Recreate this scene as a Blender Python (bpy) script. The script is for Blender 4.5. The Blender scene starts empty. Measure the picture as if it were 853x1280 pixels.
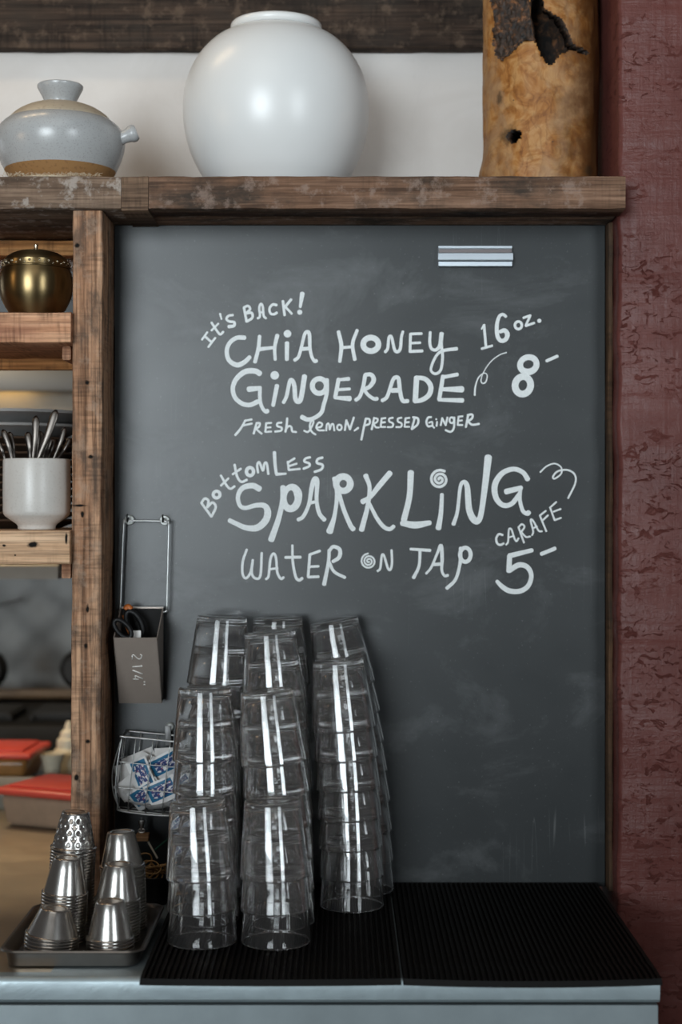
import bpy, bmesh, math, random
from mathutils import Vector, Matrix, noise
random.seed(7)
SC = bpy.context.scene
COL = SC.collection
PI = math.pi
# ------------------------------------------------------------------ camera
CAMD = 2.33            # camera to chalkboard, metres
CAMZ = 1.5
FPX = 2000.0           # focal length in pixels of the 1280 px tall frame
cam = bpy.data.cameras.new('camera')
cam.sensor_fit = 'VERTICAL'; cam.sensor_height = 36.0
cam.lens = FPX / 1280.0 * 36.0
cam.dof.use_dof = True; cam.dof.focus_distance = 2.14; cam.dof.aperture_fstop = 3.4
cam.clip_start = 0.05
camo = bpy.data.objects.new('camera', cam); COL.objects.link(camo)
camo.location = (0, -CAMD, CAMZ); camo.rotation_euler = (PI/2, 0, 0)
SC.camera = camo
SC.view_settings.view_transform = 'Standard'; SC.view_settings.look = 'None'
SC.view_settings.gamma = 1.0; SC.view_settings.use_curve_mapping = False
SC.view_settings.exposure = 0.0
SC.cycles.max_bounces = 40; SC.cycles.transmission_bounces = 40; SC.cycles.glossy_bounces = 12
SC.cycles.diffuse_bounces = 4; SC.cycles.transparent_max_bounces = 48
SC.cycles.caustics_reflective = False; SC.cycles.caustics_refractive = False
SC.cycles.sample_clamp_indirect = 6.0
# ------------------------------------------------------------------ world + lights
w = bpy.data.worlds.new('room_air'); SC.world = w; w.use_nodes = True
w.node_tree.nodes['Background'].inputs[0].default_value = (0.86, 0.82, 0.80, 1)
w.node_tree.nodes['Background'].inputs[1].default_value = 0.075

def area(name, loc, target, sx, sy, power, col):
    l = bpy.data.lights.new(name, 'AREA'); l.shape = 'RECTANGLE'; l.size = sx; l.size_y = sy
    l.energy = power; l.color = col
    o = bpy.data.objects.new(name, l); COL.objects.link(o); o.location = loc
    o.rotation_euler = (Vector(target) - Vector(loc)).to_track_quat('-Z', 'Y').to_euler()
    return o
def point(name, loc, power, col, rad=0.03):
    l = bpy.data.lights.new(name, 'POINT'); l.energy = power; l.color = col; l.shadow_soft_size = rad
    o = bpy.data.objects.new(name, l); COL.objects.link(o); o.location = loc
    return o
area('front_window_light', (-1.8, -6.0, 2.15), (0, 0, 2.6), 2.3, 2.5, 24.5, (0.86, 0.95, 1.0)).data.spread = math.radians(44)
area('side_window_light', (3.0, -5.6, 2.1), (0, 0, 2.4), 1.3, 2.4, 8.0, (0.86, 0.95, 1.0)).data.spread = math.radians(48)
area('ceiling_bounce_fill', (-0.5, -2.6, 3.7), (0, -0.6, 1.5), 2.2, 1.6, 11, (1.0, 0.95, 0.88))  # added soft fill standing for light bounced off the ceiling
point('side_lamp', (-1.05, -0.40, 1.98), 1.1, (1.0, 0.66, 0.34), 0.05)
point('pendant_bulb', (-0.62, -0.05, 2.75), 1.6, (1.0, 0.72, 0.42), 0.03)
point('pendant_bulb', (-0.74, -0.02, 2.72), 1.6, (1.0, 0.72, 0.42), 0.03)
point('pendant_bulb', (-0.86, 0.02, 2.70), 1.6, (1.0, 0.72, 0.42), 0.03)
area('kitchen_lamp', (-0.95, 0.75, 2.05), (-0.8, 0.75, 0.9), 0.4, 0.25, 7.5, (1.0, 0.78, 0.50))
area('kitchen_daylight', (-2.4, 1.0, 1.9), (-0.8, 1.9, 1.5), 0.9, 0.7, 3.0, (0.85, 0.93, 1.0))

# ------------------------------------------------------------------ helpers
def P(px, py, D):
    return Vector(((px-426.5)*D/FPX, D-CAMD, CAMZ-(py-640.0)*D/FPX))
def XP(px, D): return (px-426.5)*D/FPX
def ZP(py, D): return CAMZ-(py-640.0)*D/FPX

def link_mesh(name, bm, mat, smooth=False, auto=None):
    bmesh.ops.recalc_face_normals(bm, faces=bm.faces[:])
    me = bpy.data.meshes.new(name); bm.to_mesh(me); bm.free()
    if mat: me.materials.append(mat)
    if smooth:
        for p in me.polygons: p.use_smooth = True
        if auto: me.set_sharp_from_angle(angle=math.radians(auto))
    o = bpy.data.objects.new(name, me); COL.objects.link(o)
    return o
def tag(o, label=None, cat=None, group=None, kind=None):
    if label: o['label'] = label
    if cat: o['category'] = cat
    if group: o['group'] = group
    if kind: o['kind'] = kind
    return o
def empty(name, loc, label, cat, group=None):
    o = bpy.data.objects.new(name, None); COL.objects.link(o); o.empty_display_size = 0.02
    o.location = loc
    return tag(o, label, cat, group)
def base_of(o):   # rest position used when world-space meshes are moved under their parent
    p = Vector(o.location)
    while o.parent: o = o.parent; p += Vector(o.location)
    return p
def part(name, bm, mat, parent, smooth=True, auto=40, label=None, world=True):
    if world: bmesh.ops.translate(bm, vec=-base_of(parent), verts=bm.verts[:])
    o = link_mesh(name, bm, mat, smooth, auto); o.parent = parent
    if label: o['label'] = label
    return o
def solo(name, bm, mat, loc, label, cat, group=None, smooth=True, auto=40):
    loc = Vector(loc); bmesh.ops.translate(bm, vec=-loc, verts=bm.verts[:])
    o = link_mesh(name, bm, mat, smooth, auto); o.location = loc
    return tag(o, label, cat, group)
def struct(name, bm, mat, loc=(0, 0, 0), smooth=False, auto=40):
    loc = Vector(loc); bmesh.ops.translate(bm, vec=-loc, verts=bm.verts[:])
    o = link_mesh(name, bm, mat, smooth, auto); o.location = loc; o['kind'] = 'structure'
    return o
def copy_tree(o, parent=None):
    c = o.copy(); COL.objects.link(c)
    if parent: c.parent = parent
    for ch in list(o.children): copy_tree(ch, c)
    return c

def BM(): return bmesh.new()
def box(bm, x0, x1, y0, y1, z0, z1, bev=0.0, seg=2):
    t = BM()
    bmesh.ops.create_cube(t, size=1.0)
    for v in t.verts:
        v.co = Vector((x0 + (v.co.x+.5)*(x1-x0), y0 + (v.co.y+.5)*(y1-y0), z0 + (v.co.z+.5)*(z1-z0)))
    if bev > 0: bmesh.ops.bevel(t, geom=t.edges[:], offset=bev, segments=seg, affect='EDGES', profile=0.5)
    merge(bm, t); return bm
def merge(bm, t, M=None):
    if M is not None: bmesh.ops.transform(t, matrix=M, verts=t.verts[:])
    me = bpy.data.meshes.new('tmp'); t.to_mesh(me); t.free(); bm.from_mesh(me); bpy.data.meshes.remove(me)
def rough_box(bm, x0, x1, y0, y1, z0, z1, axis=0, step=0.02, bev=0.003, amp=0.0012, seed=0.0):
    """sawn timber: a box cut along its length, every corner rounded and gently uneven"""
    t = BM(); lo = [x0, y0, z0]; hi = [x1, y1, z1]
    n = max(2, int((hi[axis]-lo[axis])/step))
    a, b = [k for k in range(3) if k != axis]
    sec = []
    for (ca, cb, sa, sb) in ((lo[a], lo[b], 1, 1), (hi[a], lo[b], -1, 1), (hi[a], hi[b], -1, -1), (lo[a], hi[b], 1, -1)):
        c = Vector((ca+sa*bev, cb+sb*bev))
        k0 = math.atan2(-sb, -sa)
        for d in (-PI/4, 0, PI/4):
            sec.append((c.x+bev*math.cos(k0+d), c.y+bev*math.sin(k0+d)))
    # order around
    ca, cb = (lo[a]+hi[a])/2, (lo[b]+hi[b])/2
    sec.sort(key=lambda p: math.atan2(p[1]-cb, p[0]-ca))
    rings = []
    for i in range(n+1):
        s = lo[axis] + (hi[axis]-lo[axis])*i/n
        ring = []
        for (u, v) in sec:
            co = [0, 0, 0]; co[axis] = s; co[a] = u; co[b] = v
            q = Vector(co)
            d = noise.noise_vector(q*18+Vector((seed, seed*2, 0)))*amp + noise.noise_vector(q*55+Vector((seed, 3, 1)))*amp*0.5
            d[axis] *= 0.2
            ring.append(t.verts.new(q+d))
        rings.append(ring)
    m = len(sec)
    for i in range(n):
        for j in range(m):
            t.faces.new((rings[i][j], rings[i][(j+1) % m], rings[i+1][(j+1) % m], rings[i+1][j]))
    t.faces.new(rings[0]); t.faces.new(rings[-1])
    merge(bm, t); return bm
def lathe(bm, prof, seg=48, c=(0, 0, 0), close=False):
    c = Vector(c); rings = []
    for (r, z) in prof:
        if r < 1e-6: rings.append([bm.verts.new(c+Vector((0, 0, z)))])
        else: rings.append([bm.verts.new(c+Vector((r*math.cos(2*PI*k/seg), r*math.sin(2*PI*k/seg), z))) for k in range(seg)])
    pairs = list(zip(rings[:-1], rings[1:]))
    if close: pairs.append((rings[-1], rings[0]))
    for A, B in pairs:
        if len(A) == 1 and len(B) == 1: continue
        for k in range(seg):
            k2 = (k+1) % seg
            if len(A) == 1: bm.faces.new((A[0], B[k], B[k2]))
            elif len(B) == 1: bm.faces.new((A[k], A[k2], B[0]))
            else: bm.faces.new((A[k], A[k2], B[k2], B[k]))
    return bm
def smooth_pts(pts, sub=6, closed=False):
    n = len(pts)
    if n < 3: return list(pts)
    out = []
    rng = range(n if closed else n-1)
    for i in rng:
        p1 = pts[i]; p2 = pts[(i+1) % n]
        p0 = pts[i-1] if (i > 0 or closed) else p1*2-p2
        p3 = pts[(i+2) % n] if (i+2 < n or closed) else p2*2-p1
        for k in range(sub):
            t = k/sub
            out.append(0.5*((2*p1)+(p2-p0)*t+(2*p0-5*p1+4*p2-p3)*t*t+(3*p1-p0-3*p2+p3)*t**3))
    if not closed: out.append(pts[-1])
    return out
def tube(bm, pts, r, seg=8, sub=5, closed=False, flat=None):
    """round (or, with flat=(a, b) per point factors, oval) bar along a smoothed path"""
    pts = [Vector(p) for p in pts]
    if sub > 1: pts = smooth_pts(pts, sub, closed)
    n = len(pts)
    rr = r if callable(r) else (lambda t: r)
    tang = []
    for i in range(n):
        a = pts[(i-1) % n] if (i > 0 or closed) else pts[i]
        b = pts[(i+1) % n] if (i < n-1 or closed) else pts[i]
        tang.append((b-a).normalized())
    up = Vector((0, 1, 0)) if abs(tang[0].y) < 0.9 else Vector((1, 0, 0))
    nrm = (up - tang[0]*up.dot(tang[0])).normalized()
    rings = []
    for i in range(n):
        nrm = (nrm - tang[i]*nrm.dot(tang[i])).normalized()
        bi = tang[i].cross(nrm)
        rad = rr(i/max(1, n-1))
        ra, rb = (rad, rad) if not isinstance(rad, tuple) else rad
        rings.append([bm.verts.new(pts[i]+nrm*ra*math.cos(2*PI*k/seg)+bi*rb*math.sin(2*PI*k/seg)) for k in range(seg)])
    for i in range(n if closed else n-1):
        A = rings[i]; B = rings[(i+1) % n]
        for k in range(seg):
            bm.faces.new((A[k], A[(k+1) % seg], B[(k+1) % seg], B[k]))
    if not closed:
        bm.faces.new(rings[0]); bm.faces.new(rings[-1])
    return bm
def extrude_profile(bm, prof, x0, x1):
    """closed (y, z) outline swept along x"""
    A = [bm.verts.new((x0, y, z)) for y, z in prof]; B = [bm.verts.new((x1, y, z)) for y, z in prof]
    n = len(prof)
    for i in range(n): bm.faces.new((A[i], A[(i+1) % n], B[(i+1) % n], B[i]))
    bm.faces.new(A); bm.faces.new(B)
    return bm

# ------------------------------------------------------------------ materials
class NT:
    def __init__(s, name):
        s.m = bpy.data.materials.new(name); s.m.use_nodes = True; s.t = s.m.node_tree
        s.b = s.t.nodes['Principled BSDF']; s.out = s.t.nodes['Material Output']
    def n(s, typ, **kw):
        x = s.t.nodes.new(typ)
        for k, v in kw.items(): setattr(x, k, v)
        return x
    def l(s, a, b): s.t.links.new(a, b)
    def coord(s, scale=(1, 1, 1), loc=(0, 0, 0), rot=(0, 0, 0)):
        c = s.n('ShaderNodeTexCoord'); m = s.n('ShaderNodeMapping')
        m.inputs['Scale'].default_value = scale; m.inputs['Location'].default_value = loc; m.inputs['Rotation'].default_value = rot
        s.l(c.outputs['Object'], m.inputs['Vector']); return m.outputs[0]
    def noise(s, vec, scale, detail=6, rough=0.6, dist=0.0):
        x = s.n('ShaderNodeTexNoise'); x.inputs['Scale'].default_value = scale; x.inputs['Detail'].default_value = detail
        x.inputs['Roughness'].default_value = rough; x.inputs['Distortion'].default_value = dist
        s.l(vec, x.inputs['Vector']); return x.outputs['Fac']
    def ramp(s, fac, stops, interp='LINEAR'):
        x = s.n('ShaderNodeValToRGB'); e = x.color_ramp; e.interpolation = interp
        while len(e.elements) < len(stops): e.elements.new(0.5)
        for el, (p, c) in zip(e.elements, stops):
            el.position = p; el.color = (*c, 1) if len(c) == 3 else c
        s.l(fac, x.inputs[0]); return x.outputs['Color']
    def mix(s, fac, a, b, mode='MIX'):
        x = s.n('ShaderNodeMix'); x.data_type = 'RGBA'; x.blend_type = mode
        for v, i in ((fac, 0), (a, 6), (b, 7)):
            if isinstance(v, (int, float)): x.inputs[i].default_value = v
            elif isinstance(v, tuple): x.inputs[i].default_value = (*v, 1)
            else: s.l(v, x.inputs[i])
        return x.outputs[2]
    def math(s, op, a, b=0.0, clamp=False):
        x = s.n('ShaderNodeMath', operation=op); x.use_clamp = clamp
        for v, i in ((a, 0), (b, 1)):
            if isinstance(v, (int, float)): x.inputs[i].default_value = v
            else: s.l(v, x.inputs[i])
        return x.outputs[0]
    def bump(s, h, strength=0.3, dist=0.002, prev=None):
        x = s.n('ShaderNodeBump'); x.inputs['Strength'].default_value = strength; x.inputs['Distance'].default_value = dist
        s.l(h, x.inputs['Height'])
        if prev is not None: s.l(prev, x.inputs['Normal'])
        return x.outputs[0]
    def spots(s, pts):
        """mask of small elliptical blemishes; pts = (local position, half size)"""
        c = s.n('ShaderNodeTexCoord'); wob = s.n('ShaderNodeTexNoise'); wob.inputs['Scale'].default_value = 160
        s.l(c.outputs['Object'], wob.inputs['Vector'])
        acc = None
        for p, sz in pts:
            d = s.n('ShaderNodeVectorMath', operation='SUBTRACT'); s.l(c.outputs['Object'], d.inputs[0]); d.inputs[1].default_value = p
            e = s.n('ShaderNodeVectorMath', operation='DIVIDE'); s.l(d.outputs[0], e.inputs[0]); e.inputs[1].default_value = sz
            f = s.n('ShaderNodeVectorMath', operation='LENGTH'); s.l(e.outputs[0], f.inputs[0])
            g = s.math('ADD', f.outputs['Value'], s.math('MULTIPLY', s.math('SUBTRACT', wob.outputs['Fac'], 0.5), 0.9))
            mr = s.n('ShaderNodeMapRange'); mr.inputs[1].default_value = 1.15; mr.inputs[2].default_value = 0.55
            s.l(g, mr.inputs[0])
            acc = mr.outputs[0] if acc is None else s.math('MAXIMUM', acc, mr.outputs[0])
        return acc
    def set(s, **kw):
        for k, v in kw.items():
            k = k.replace('_', ' ')
            i = s.b.inputs[k]
            if hasattr(v, 'links') or hasattr(v, 'is_linked'): s.l(v, i)
            elif isinstance(v, tuple) and len(v) == 3: i.default_value = (*v, 1)
            else: i.default_value = v
        return s.m

def plain(name, col, rough=0.5, metal=0.0, var=0.12, scale=40, bump=0.0, **kw):
    s = NT(name); v = s.coord()
    f = s.noise(v, scale, 5)
    dark = tuple(c*(1-var) for c in col); lite = tuple(min(1, c*(1+var)) for c in col)
    s.set(Base_Color=s.ramp(f, [(0.3, dark), (0.7, lite)]), Roughness=rough, Metallic=metal, **kw)
    if bump: s.set(Normal=s.bump(s.noise(v, scale*3, 4), bump, 0.001))
    return s.m

def wood(name, cols, axis=0, grain=1.0, stain=(0.03, 0.025, 0.02), stain_amt=0.6, rough=0.75, saw=0.25, bump=0.5,
         spots=None, pale=None, pale_amt=0.0, seed=0.0, fine_amt=0.62, stain_scale=1.0):
    """weathered timber, grain along the given axis; saw marks run across it"""
    s = NT(name)
    sc = [60*grain]*3; sc[axis] = 3.2*grain
    v = s.coord(tuple(sc), (seed, seed*1.7, seed*.6))
    g = s.noise(v, 1.0, 8, 0.65, 0.4)
    col = s.ramp(g, [(0.25, cols[0]), (0.45, cols[1]), (0.62, cols[2]), (0.8, cols[1])])
    fine = [260]*3; fine[axis] = 5
    gf = s.noise(s.coord(tuple(fine), (seed, 0, 0)), 1.0, 3, 0.6)
    col = s.mix(fine_amt, col, s.ramp(gf, [(0.36, (0.22, 0.19, 0.17)), (0.58, (1.05, 1.05, 1.05))]), 'MULTIPLY')
    acr = [14]*3; acr[axis] = 210
    sw = s.noise(s.coord(tuple(acr), (seed, 2, 0)), 1.0, 2, 0.5)
    pt = s.ramp(s.noise(s.coord((24, 24, 24), (seed*2, seed, 7)), 1.0, 3), [(0.42, (0, 0, 0)), (0.6, (1, 1, 1))])
    col = s.mix(s.math('MULTIPLY', pt, min(1.0, saw*2.2)), col, s.ramp(sw, [(0.40, (0.25, 0.24, 0.24)), (0.58, (1, 1, 1))]), 'MULTIPLY')
    bs = [16*stain_scale]*3; bs[axis] = 7*stain_scale
    big = s.noise(s.coord(tuple(bs), (seed*3, seed, 1)), 1.0, 6, 0.65)
    col = s.mix(s.math('MULTIPLY', s.ramp(big, [(0.46, (0, 0, 0)), (0.64, (1, 1, 1))]), stain_amt), col, stain)
    if pale:
        pn = s.noise(s.coord((34, 34, 34), (seed+5, seed, 3)), 1.0, 6, 0.7)
        col = s.mix(s.math('MULTIPLY', s.ramp(pn, [(0.53, (0, 0, 0)), (0.63, (1, 1, 1))]), pale_amt), col, pale)
    h = s.math('ADD', s.math('MULTIPLY', gf, 0.6), s.math('MULTIPLY', g, 0.5))
    h = s.math('ADD', h, s.math('MULTIPLY', s.math('MULTIPLY', sw, pt), saw))
    if spots:
        m = s.spots(spots)
        col = s.mix(m, col, (0.006, 0.005, 0.004)); h = s.math('SUBTRACT', h, s.math('MULTIPLY', m, 2.0))
    return s.set(Base_Color=col, Roughness=rough, Specular_IOR_Level=0.18, Normal=s.bump(h, bump, 0.0022))

def metal_mat(name, col, rough=0.25, var=0.25, scale=25, stretch=(1, 1, 1), bump=0.04):
    s = NT(name); v = s.coord(stretch)
    f = s.noise(v, scale, 6, 0.65)
    r = s.n('ShaderNodeMapRange'); r.inputs[3].default_value = rough*(1-var); r.inputs[4].default_value = rough*(1+var*1.6)
    s.l(f, r.inputs[0])
    s.set(Base_Color=s.ramp(f, [(0.3, tuple(c*0.88 for c in col)), (0.7, col)]), Metallic=1.0, Roughness=r.outputs[0])
    if bump: s.set(Normal=s.bump(f, bump, 0.001))
    return s.m

M_board = NT('slate_paint')
def _board():
    s = M_board; v = s.coord()
    big = s.noise(v, 3.2, 5, 0.6, 0.3)
    col = s.ramp(big, [(0.3, (0.0175, 0.021, 0.0225)), (0.7, (0.0225, 0.0265, 0.0285))])
    sm = s.noise(s.coord((1, 1, 1.6), (0.3, 0, 0.9)), 5.5, 7, 0.66, 0.5)
    col = s.mix(s.math('MULTIPLY', s.ramp(sm, [(0.54, (0, 0, 0)), (0.76, (1, 1, 1))]), 0.2), col, (0.30, 0.31, 0.32))
    dust = s.noise(v, 260, 2, 0.6)
    col = s.mix(s.math('MULTIPLY', s.ramp(dust, [(0.66, (0, 0, 0)), (0.74, (1, 1, 1))]), 0.18), col, (0.35, 0.36, 0.36))
    # old thin scratches
    scr = s.noise(s.coord((46, 46, 1.5), (0, 0, 0), (0, 0.22, 0)), 1.0, 1, 0.4)
    scm = s.ramp(scr, [(0.498, (0, 0, 0)), (0.5, (1, 1, 1)), (0.502, (0, 0, 0))])
    gate = s.ramp(s.noise(v, 6, 2), [(0.6, (0, 0, 0)), (0.68, (1, 1, 1))])
    col = s.mix(s.math('MULTIPLY', s.math('MULTIPLY', scm, gate), 0.25), col, (0.4, 0.41, 0.41))
    rr = s.n('ShaderNodeMapRange'); rr.inputs[3].default_value = 0.26; rr.inputs[4].default_value = 0.42; s.l(sm, rr.inputs[0])
    s.set(Base_Color=col, Roughness=rr.outputs[0], Specular_IOR_Level=0.52, Normal=s.bump(s.noise(v, 120, 4), 0.05, 0.001))
_board()
M_chalk = plain('white_paint_marker', (0.72, 0.75, 0.75), 0.6, var=0.08, scale=300)

def plaster_mat():
    s = NT('white_plaster'); v = s.coord()
    a = s.noise(v, 7, 6, 0.6, 0.6)
    c = s.ramp(a, [(0.3, (0.58, 0.545, 0.515)), (0.7, (0.645, 0.615, 0.59))])
    cr = s.noise(s.coord((3, 3, 3), (4, 1, 2)), 1.6, 3, 0.5, 0.8)
    line = s.ramp(cr, [(0.496, (0, 0, 0)), (0.5, (1, 1, 1)), (0.504, (0, 0, 0))])
    c = s.mix(s.math('MULTIPLY', line, 0.25), c, (0.55, 0.52, 0.50))
    return s.set(Base_Color=c, Roughness=0.85, Normal=s.bump(a, 0.25, 0.004))
M_plaster = plaster_mat()

def red_paint():
    s = NT('thick_oxblood_paint'); v = s.coord()
    a = s.noise(v, 8, 6, 0.6)
    col = s.ramp(a, [(0.3, (0.098, 0.030, 0.025)), (0.7, (0.135, 0.046, 0.039))])
    drag = s.noise(s.coord((9, 9, 95)), 1.0, 5, 0.6, 0.3)
    vdrag = s.noise(s.coord((120, 120, 7)), 1.0, 4, 0.6, 0.2)
    lump = s.noise(v, 46, 6, 0.72, 0.6)
    blob = s.ramp(s.noise(s.coord((1, 1, 1.8)), 42, 6, 0.75, 1.0), [(0.56, (0, 0, 0)), (0.72, (1, 1, 1))])
    gate = s.ramp(s.noise(v, 4.5, 3), [(0.42, (0, 0, 0)), (0.6, (1, 1, 1))])
    h = s.math('ADD', s.math('MULTIPLY', drag, 0.38), s.math('MULTIPLY', lump, 0.35))
    h = s.math('ADD', h, s.math('MULTIPLY', vdrag, 0.25))
    h = s.math('ADD', h, s.math('MULTIPLY', s.math('MULTIPLY', blob, gate), 0.9))
    return s.set(Base_Color=col, Roughness=0.30, Specular_IOR_Level=0.15, Normal=s.bump(h, 0.75, 0.004))
M_red = red_paint()

W_WARM = [(0.062, 0.034, 0.021), (0.155, 0.085, 0.052), (0.27, 0.155, 0.098)]
W_GREY = [(0.07, 0.044, 0.030), (0.165, 0.108, 0.074), (0.27, 0.185, 0.13)]
W_PALE = [(0.45, 0.25, 0.14), (0.68, 0.43, 0.26), (0.80, 0.55, 0.36)]
W_DARK = [(0.012, 0.008, 0.006), (0.032, 0.021, 0.015), (0.075, 0.048, 0.033)]
M_beam_l = wood('weathered_shelf_timber', W_GREY, 0, stain_amt=0.6, pale=(0.36, 0.31, 0.27), pale_amt=0.9, saw=0.1, seed=3)
M_beam_r = wood('weathered_shelf_timber', [(0.07, 0.036, 0.021), (0.17, 0.093, 0.057), (0.28, 0.165, 0.108)], 0, stain_amt=0.9, pale=(0.30, 0.22, 0.18), pale_amt=0.5, saw=0.1, seed=8)
M_insert = wood('end_grain_block', [(0.07, 0.04, 0.025), (0.16, 0.10, 0.065), (0.22, 0.14, 0.09)], 0, stain_amt=0.3, seed=12)
M_darkbeam = wood('smoke_dark_timber', W_DARK, 0, stain_amt=0.5, pale=(0.11, 0.075, 0.052), pale_amt=0.6, seed=5)
M_shelf_a = wood('rough_shelf_board', [(0.32, 0.13, 0.065), (0.54, 0.27, 0.15), (0.68, 0.39, 0.235)], 0, stain=(0.28, 0.12, 0.08), stain_amt=0.5, saw=0.3, seed=2)
M_glowwood = wood('painted_glow_timber', [(0.26, 0.10, 0.028), (0.52, 0.23, 0.08), (0.68, 0.34, 0.13)], 0, seed=9)  # extra orange in the wood carries the warm lamp glow
M_trim = wood('brown_trim_wood', [(0.05, 0.028, 0.016), (0.10, 0.055, 0.03), (0.16, 0.09, 0.05)], 2, seed=6)
M_zinc = None
def zinc():
    s = NT('patinated_zinc'); v = s.coord()
    a = s.noise(v, 9, 7, 0.65, 0.5); b = s.noise(v, 38, 5, 0.6)
    col = s.ramp(a, [(0.3, (0.36, 0.43, 0.46)), (0.7, (0.47, 0.56, 0.59))])
    rr = s.n('ShaderNodeMapRange'); rr.inputs[3].default_value = 0.28; rr.inputs[4].default_value = 0.55; s.l(b, rr.inputs[0])
    return s.set(Base_Color=col, Metallic=0.5, Roughness=rr.outputs[0], Normal=s.bump(a, 0.25, 0.006))
M_zinc = zinc()
M_zinc_reflect = metal_mat('zinc_kitchen_reflection', (0.58, 0.48, 0.36), 0.42, scale=9, bump=0.1)  # brown colour stands for the warm kitchen reflected in the zinc
M_rubber = plain('black_rubber', (0.0035, 0.003, 0.0028), 0.6, Specular_IOR_Level=0.2, var=0.3, scale=60)
M_steel = metal_mat('stainless_steel', (0.62, 0.60, 0.57), 0.22, stretch=(1, 1, 0.15), scale=60)
M_steel_dull = metal_mat('dull_steel', (0.40, 0.385, 0.37), 0.38, scale=40)
M_box = plain('brushed_grey_steel', (0.40, 0.335, 0.29), 0.42, metal=0.4, var=0.06, scale=20)
M_wire = metal_mat('bright_wire', (0.62, 0.63, 0.63), 0.4)
M_tab = plain('grey_tab_metal', (0.20, 0.20, 0.20), 0.45, metal=0.3)
M_engrave = plain('bare_bright_metal', (0.80, 0.78, 0.74), 0.5, metal=0.2)
M_basket = metal_mat('basket_wire', (0.45, 0.45, 0.44), 0.35)
M_alu = metal_mat('satin_aluminium', (0.46, 0.50, 0.54), 0.45, stretch=(0.1, 1, 1), scale=80)
M_alu_dark = metal_mat('dark_grip_metal', (0.16, 0.14, 0.14), 0.5)  # darker grey metal of the grip strip
M_brass = metal_mat('dark_bronze', (0.27, 0.195, 0.095), 0.24, stretch=(0.15, 0.15, 1), scale=50)
def aniso(m, rot=0.0, amt=0.75, rough=0.36):
    t = m.node_tree; b = t.nodes['Principled BSDF']; g = t.nodes.new('ShaderNodeTangent'); g.direction_type = 'RADIAL'; g.axis = 'Z'
    t.links.new(g.outputs[0], b.inputs['Tangent']); b.inputs['Anisotropic'].default_value = amt; b.inputs['Anisotropic Rotation'].default_value = rot
    for l in list(b.inputs['Roughness'].links): t.links.remove(l)
    b.inputs['Roughness'].default_value = rough
aniso(M_brass, 0.25, 0.7, 0.33)
M_brass_band = metal_mat('bronze_ornament', (0.50, 0.43, 0.32), 0.25)
M_cutlery = metal_mat('worn_cutlery_steel', (0.11, 0.097, 0.087), 0.28)
M_whiteglaze = plain('white_glaze', (0.70, 0.70, 0.69), 0.31, var=0.02, scale=12)
def speckle(name, base, dot, rough=0.4, amt=0.5, scale=220):
    s = NT(name); v = s.coord()
    a = s.noise(v, 20, 4); c = s.ramp(a, [(0.3, tuple(x*0.92 for x in base)), (0.7, base)])
    d = s.ramp(s.noise(v, scale, 2, 0.5), [(0.56, (0, 0, 0)), (0.68, (1, 1, 1))])
    c = s.mix(s.math('MULTIPLY', d, amt), c, dot)
    return s.set(Base_Color=c, Roughness=rough, Normal=s.bump(a, 0.06, 0.002))
M_celadon = speckle('grey_blue_glaze', (0.40, 0.405, 0.405), (0.24, 0.23, 0.22), 0.26, 0.5, 480)
M_lidclay = speckle('tan_matte_glaze', (0.42, 0.35, 0.26), (0.25, 0.2, 0.15), 0.5, 0.5)
M_footclay = speckle('raw_brown_clay', (0.30, 0.155, 0.055), (0.17, 0.08, 0.03), 0.8, 0.6)
M_crock = speckle('off_white_stoneware', (0.62, 0.59, 0.55), (0.36, 0.31, 0.27), 0.32, 0.22, 300)
M_straw = plain('straw_fibre', (0.52, 0.42, 0.30), 0.9, var=0.3, scale=300)
M_black = plain('black_plastic', (0.006, 0.006, 0.0065), 0.45, Specular_IOR_Level=0.25)
M_orange = plain('orange_plastic', (0.45, 0.12, 0.02), 0.45)
M_paper = plain('white_paper', (0.72, 0.70, 0.68), 0.75, var=0.06, scale=90)
M_magnet = plain('white_magnet_cap', (0.50, 0.52, 0.50), 0.4, metal=0.2)
M_band = plain('tan_rubber_band', (0.42, 0.24, 0.09), 0.5, var=0.25, scale=120)
M_blockwood = wood('small_block_wood', [(0.25, 0.12, 0.05), (0.42, 0.23, 0.11), (0.5, 0.3, 0.16)], 0, stain_amt=0.1, seed=4)
M_palestick = plain('pale_wood_stick', (0.62, 0.55, 0.45), 0.6)
M_green = plain('green_plastic', (0.005, 0.07, 0.04), 0.4)
M_red_lid = plain('red_plastic_lid', (0.72, 0.085, 0.055), 0.4, var=0.06)
M_cloudy = plain('cloudy_plastic', (0.50, 0.33, 0.22), 0.45, var=0.1, Transmission_Weight=0.2)
M_amber = plain('amber_contents_tub', (0.36, 0.17, 0.05), 0.3, var=0.4, scale=18)
M_bottle = plain('cream_plastic_bottle', (0.74, 0.66, 0.50), 0.45)
M_iron = plain('black_iron', (0.006, 0.0055, 0.005), 0.6, var=0.3, scale=12)
M_plate_grey = plain('dark_grey_plate', (0.33, 0.32, 0.31), 0.4)
M_plate_brown = plain('brown_plate', (0.075, 0.045, 0.028), 0.5, var=0.2)
M_floor = plain('dark_floor', (0.06, 0.055, 0.05), 0.6)
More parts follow.
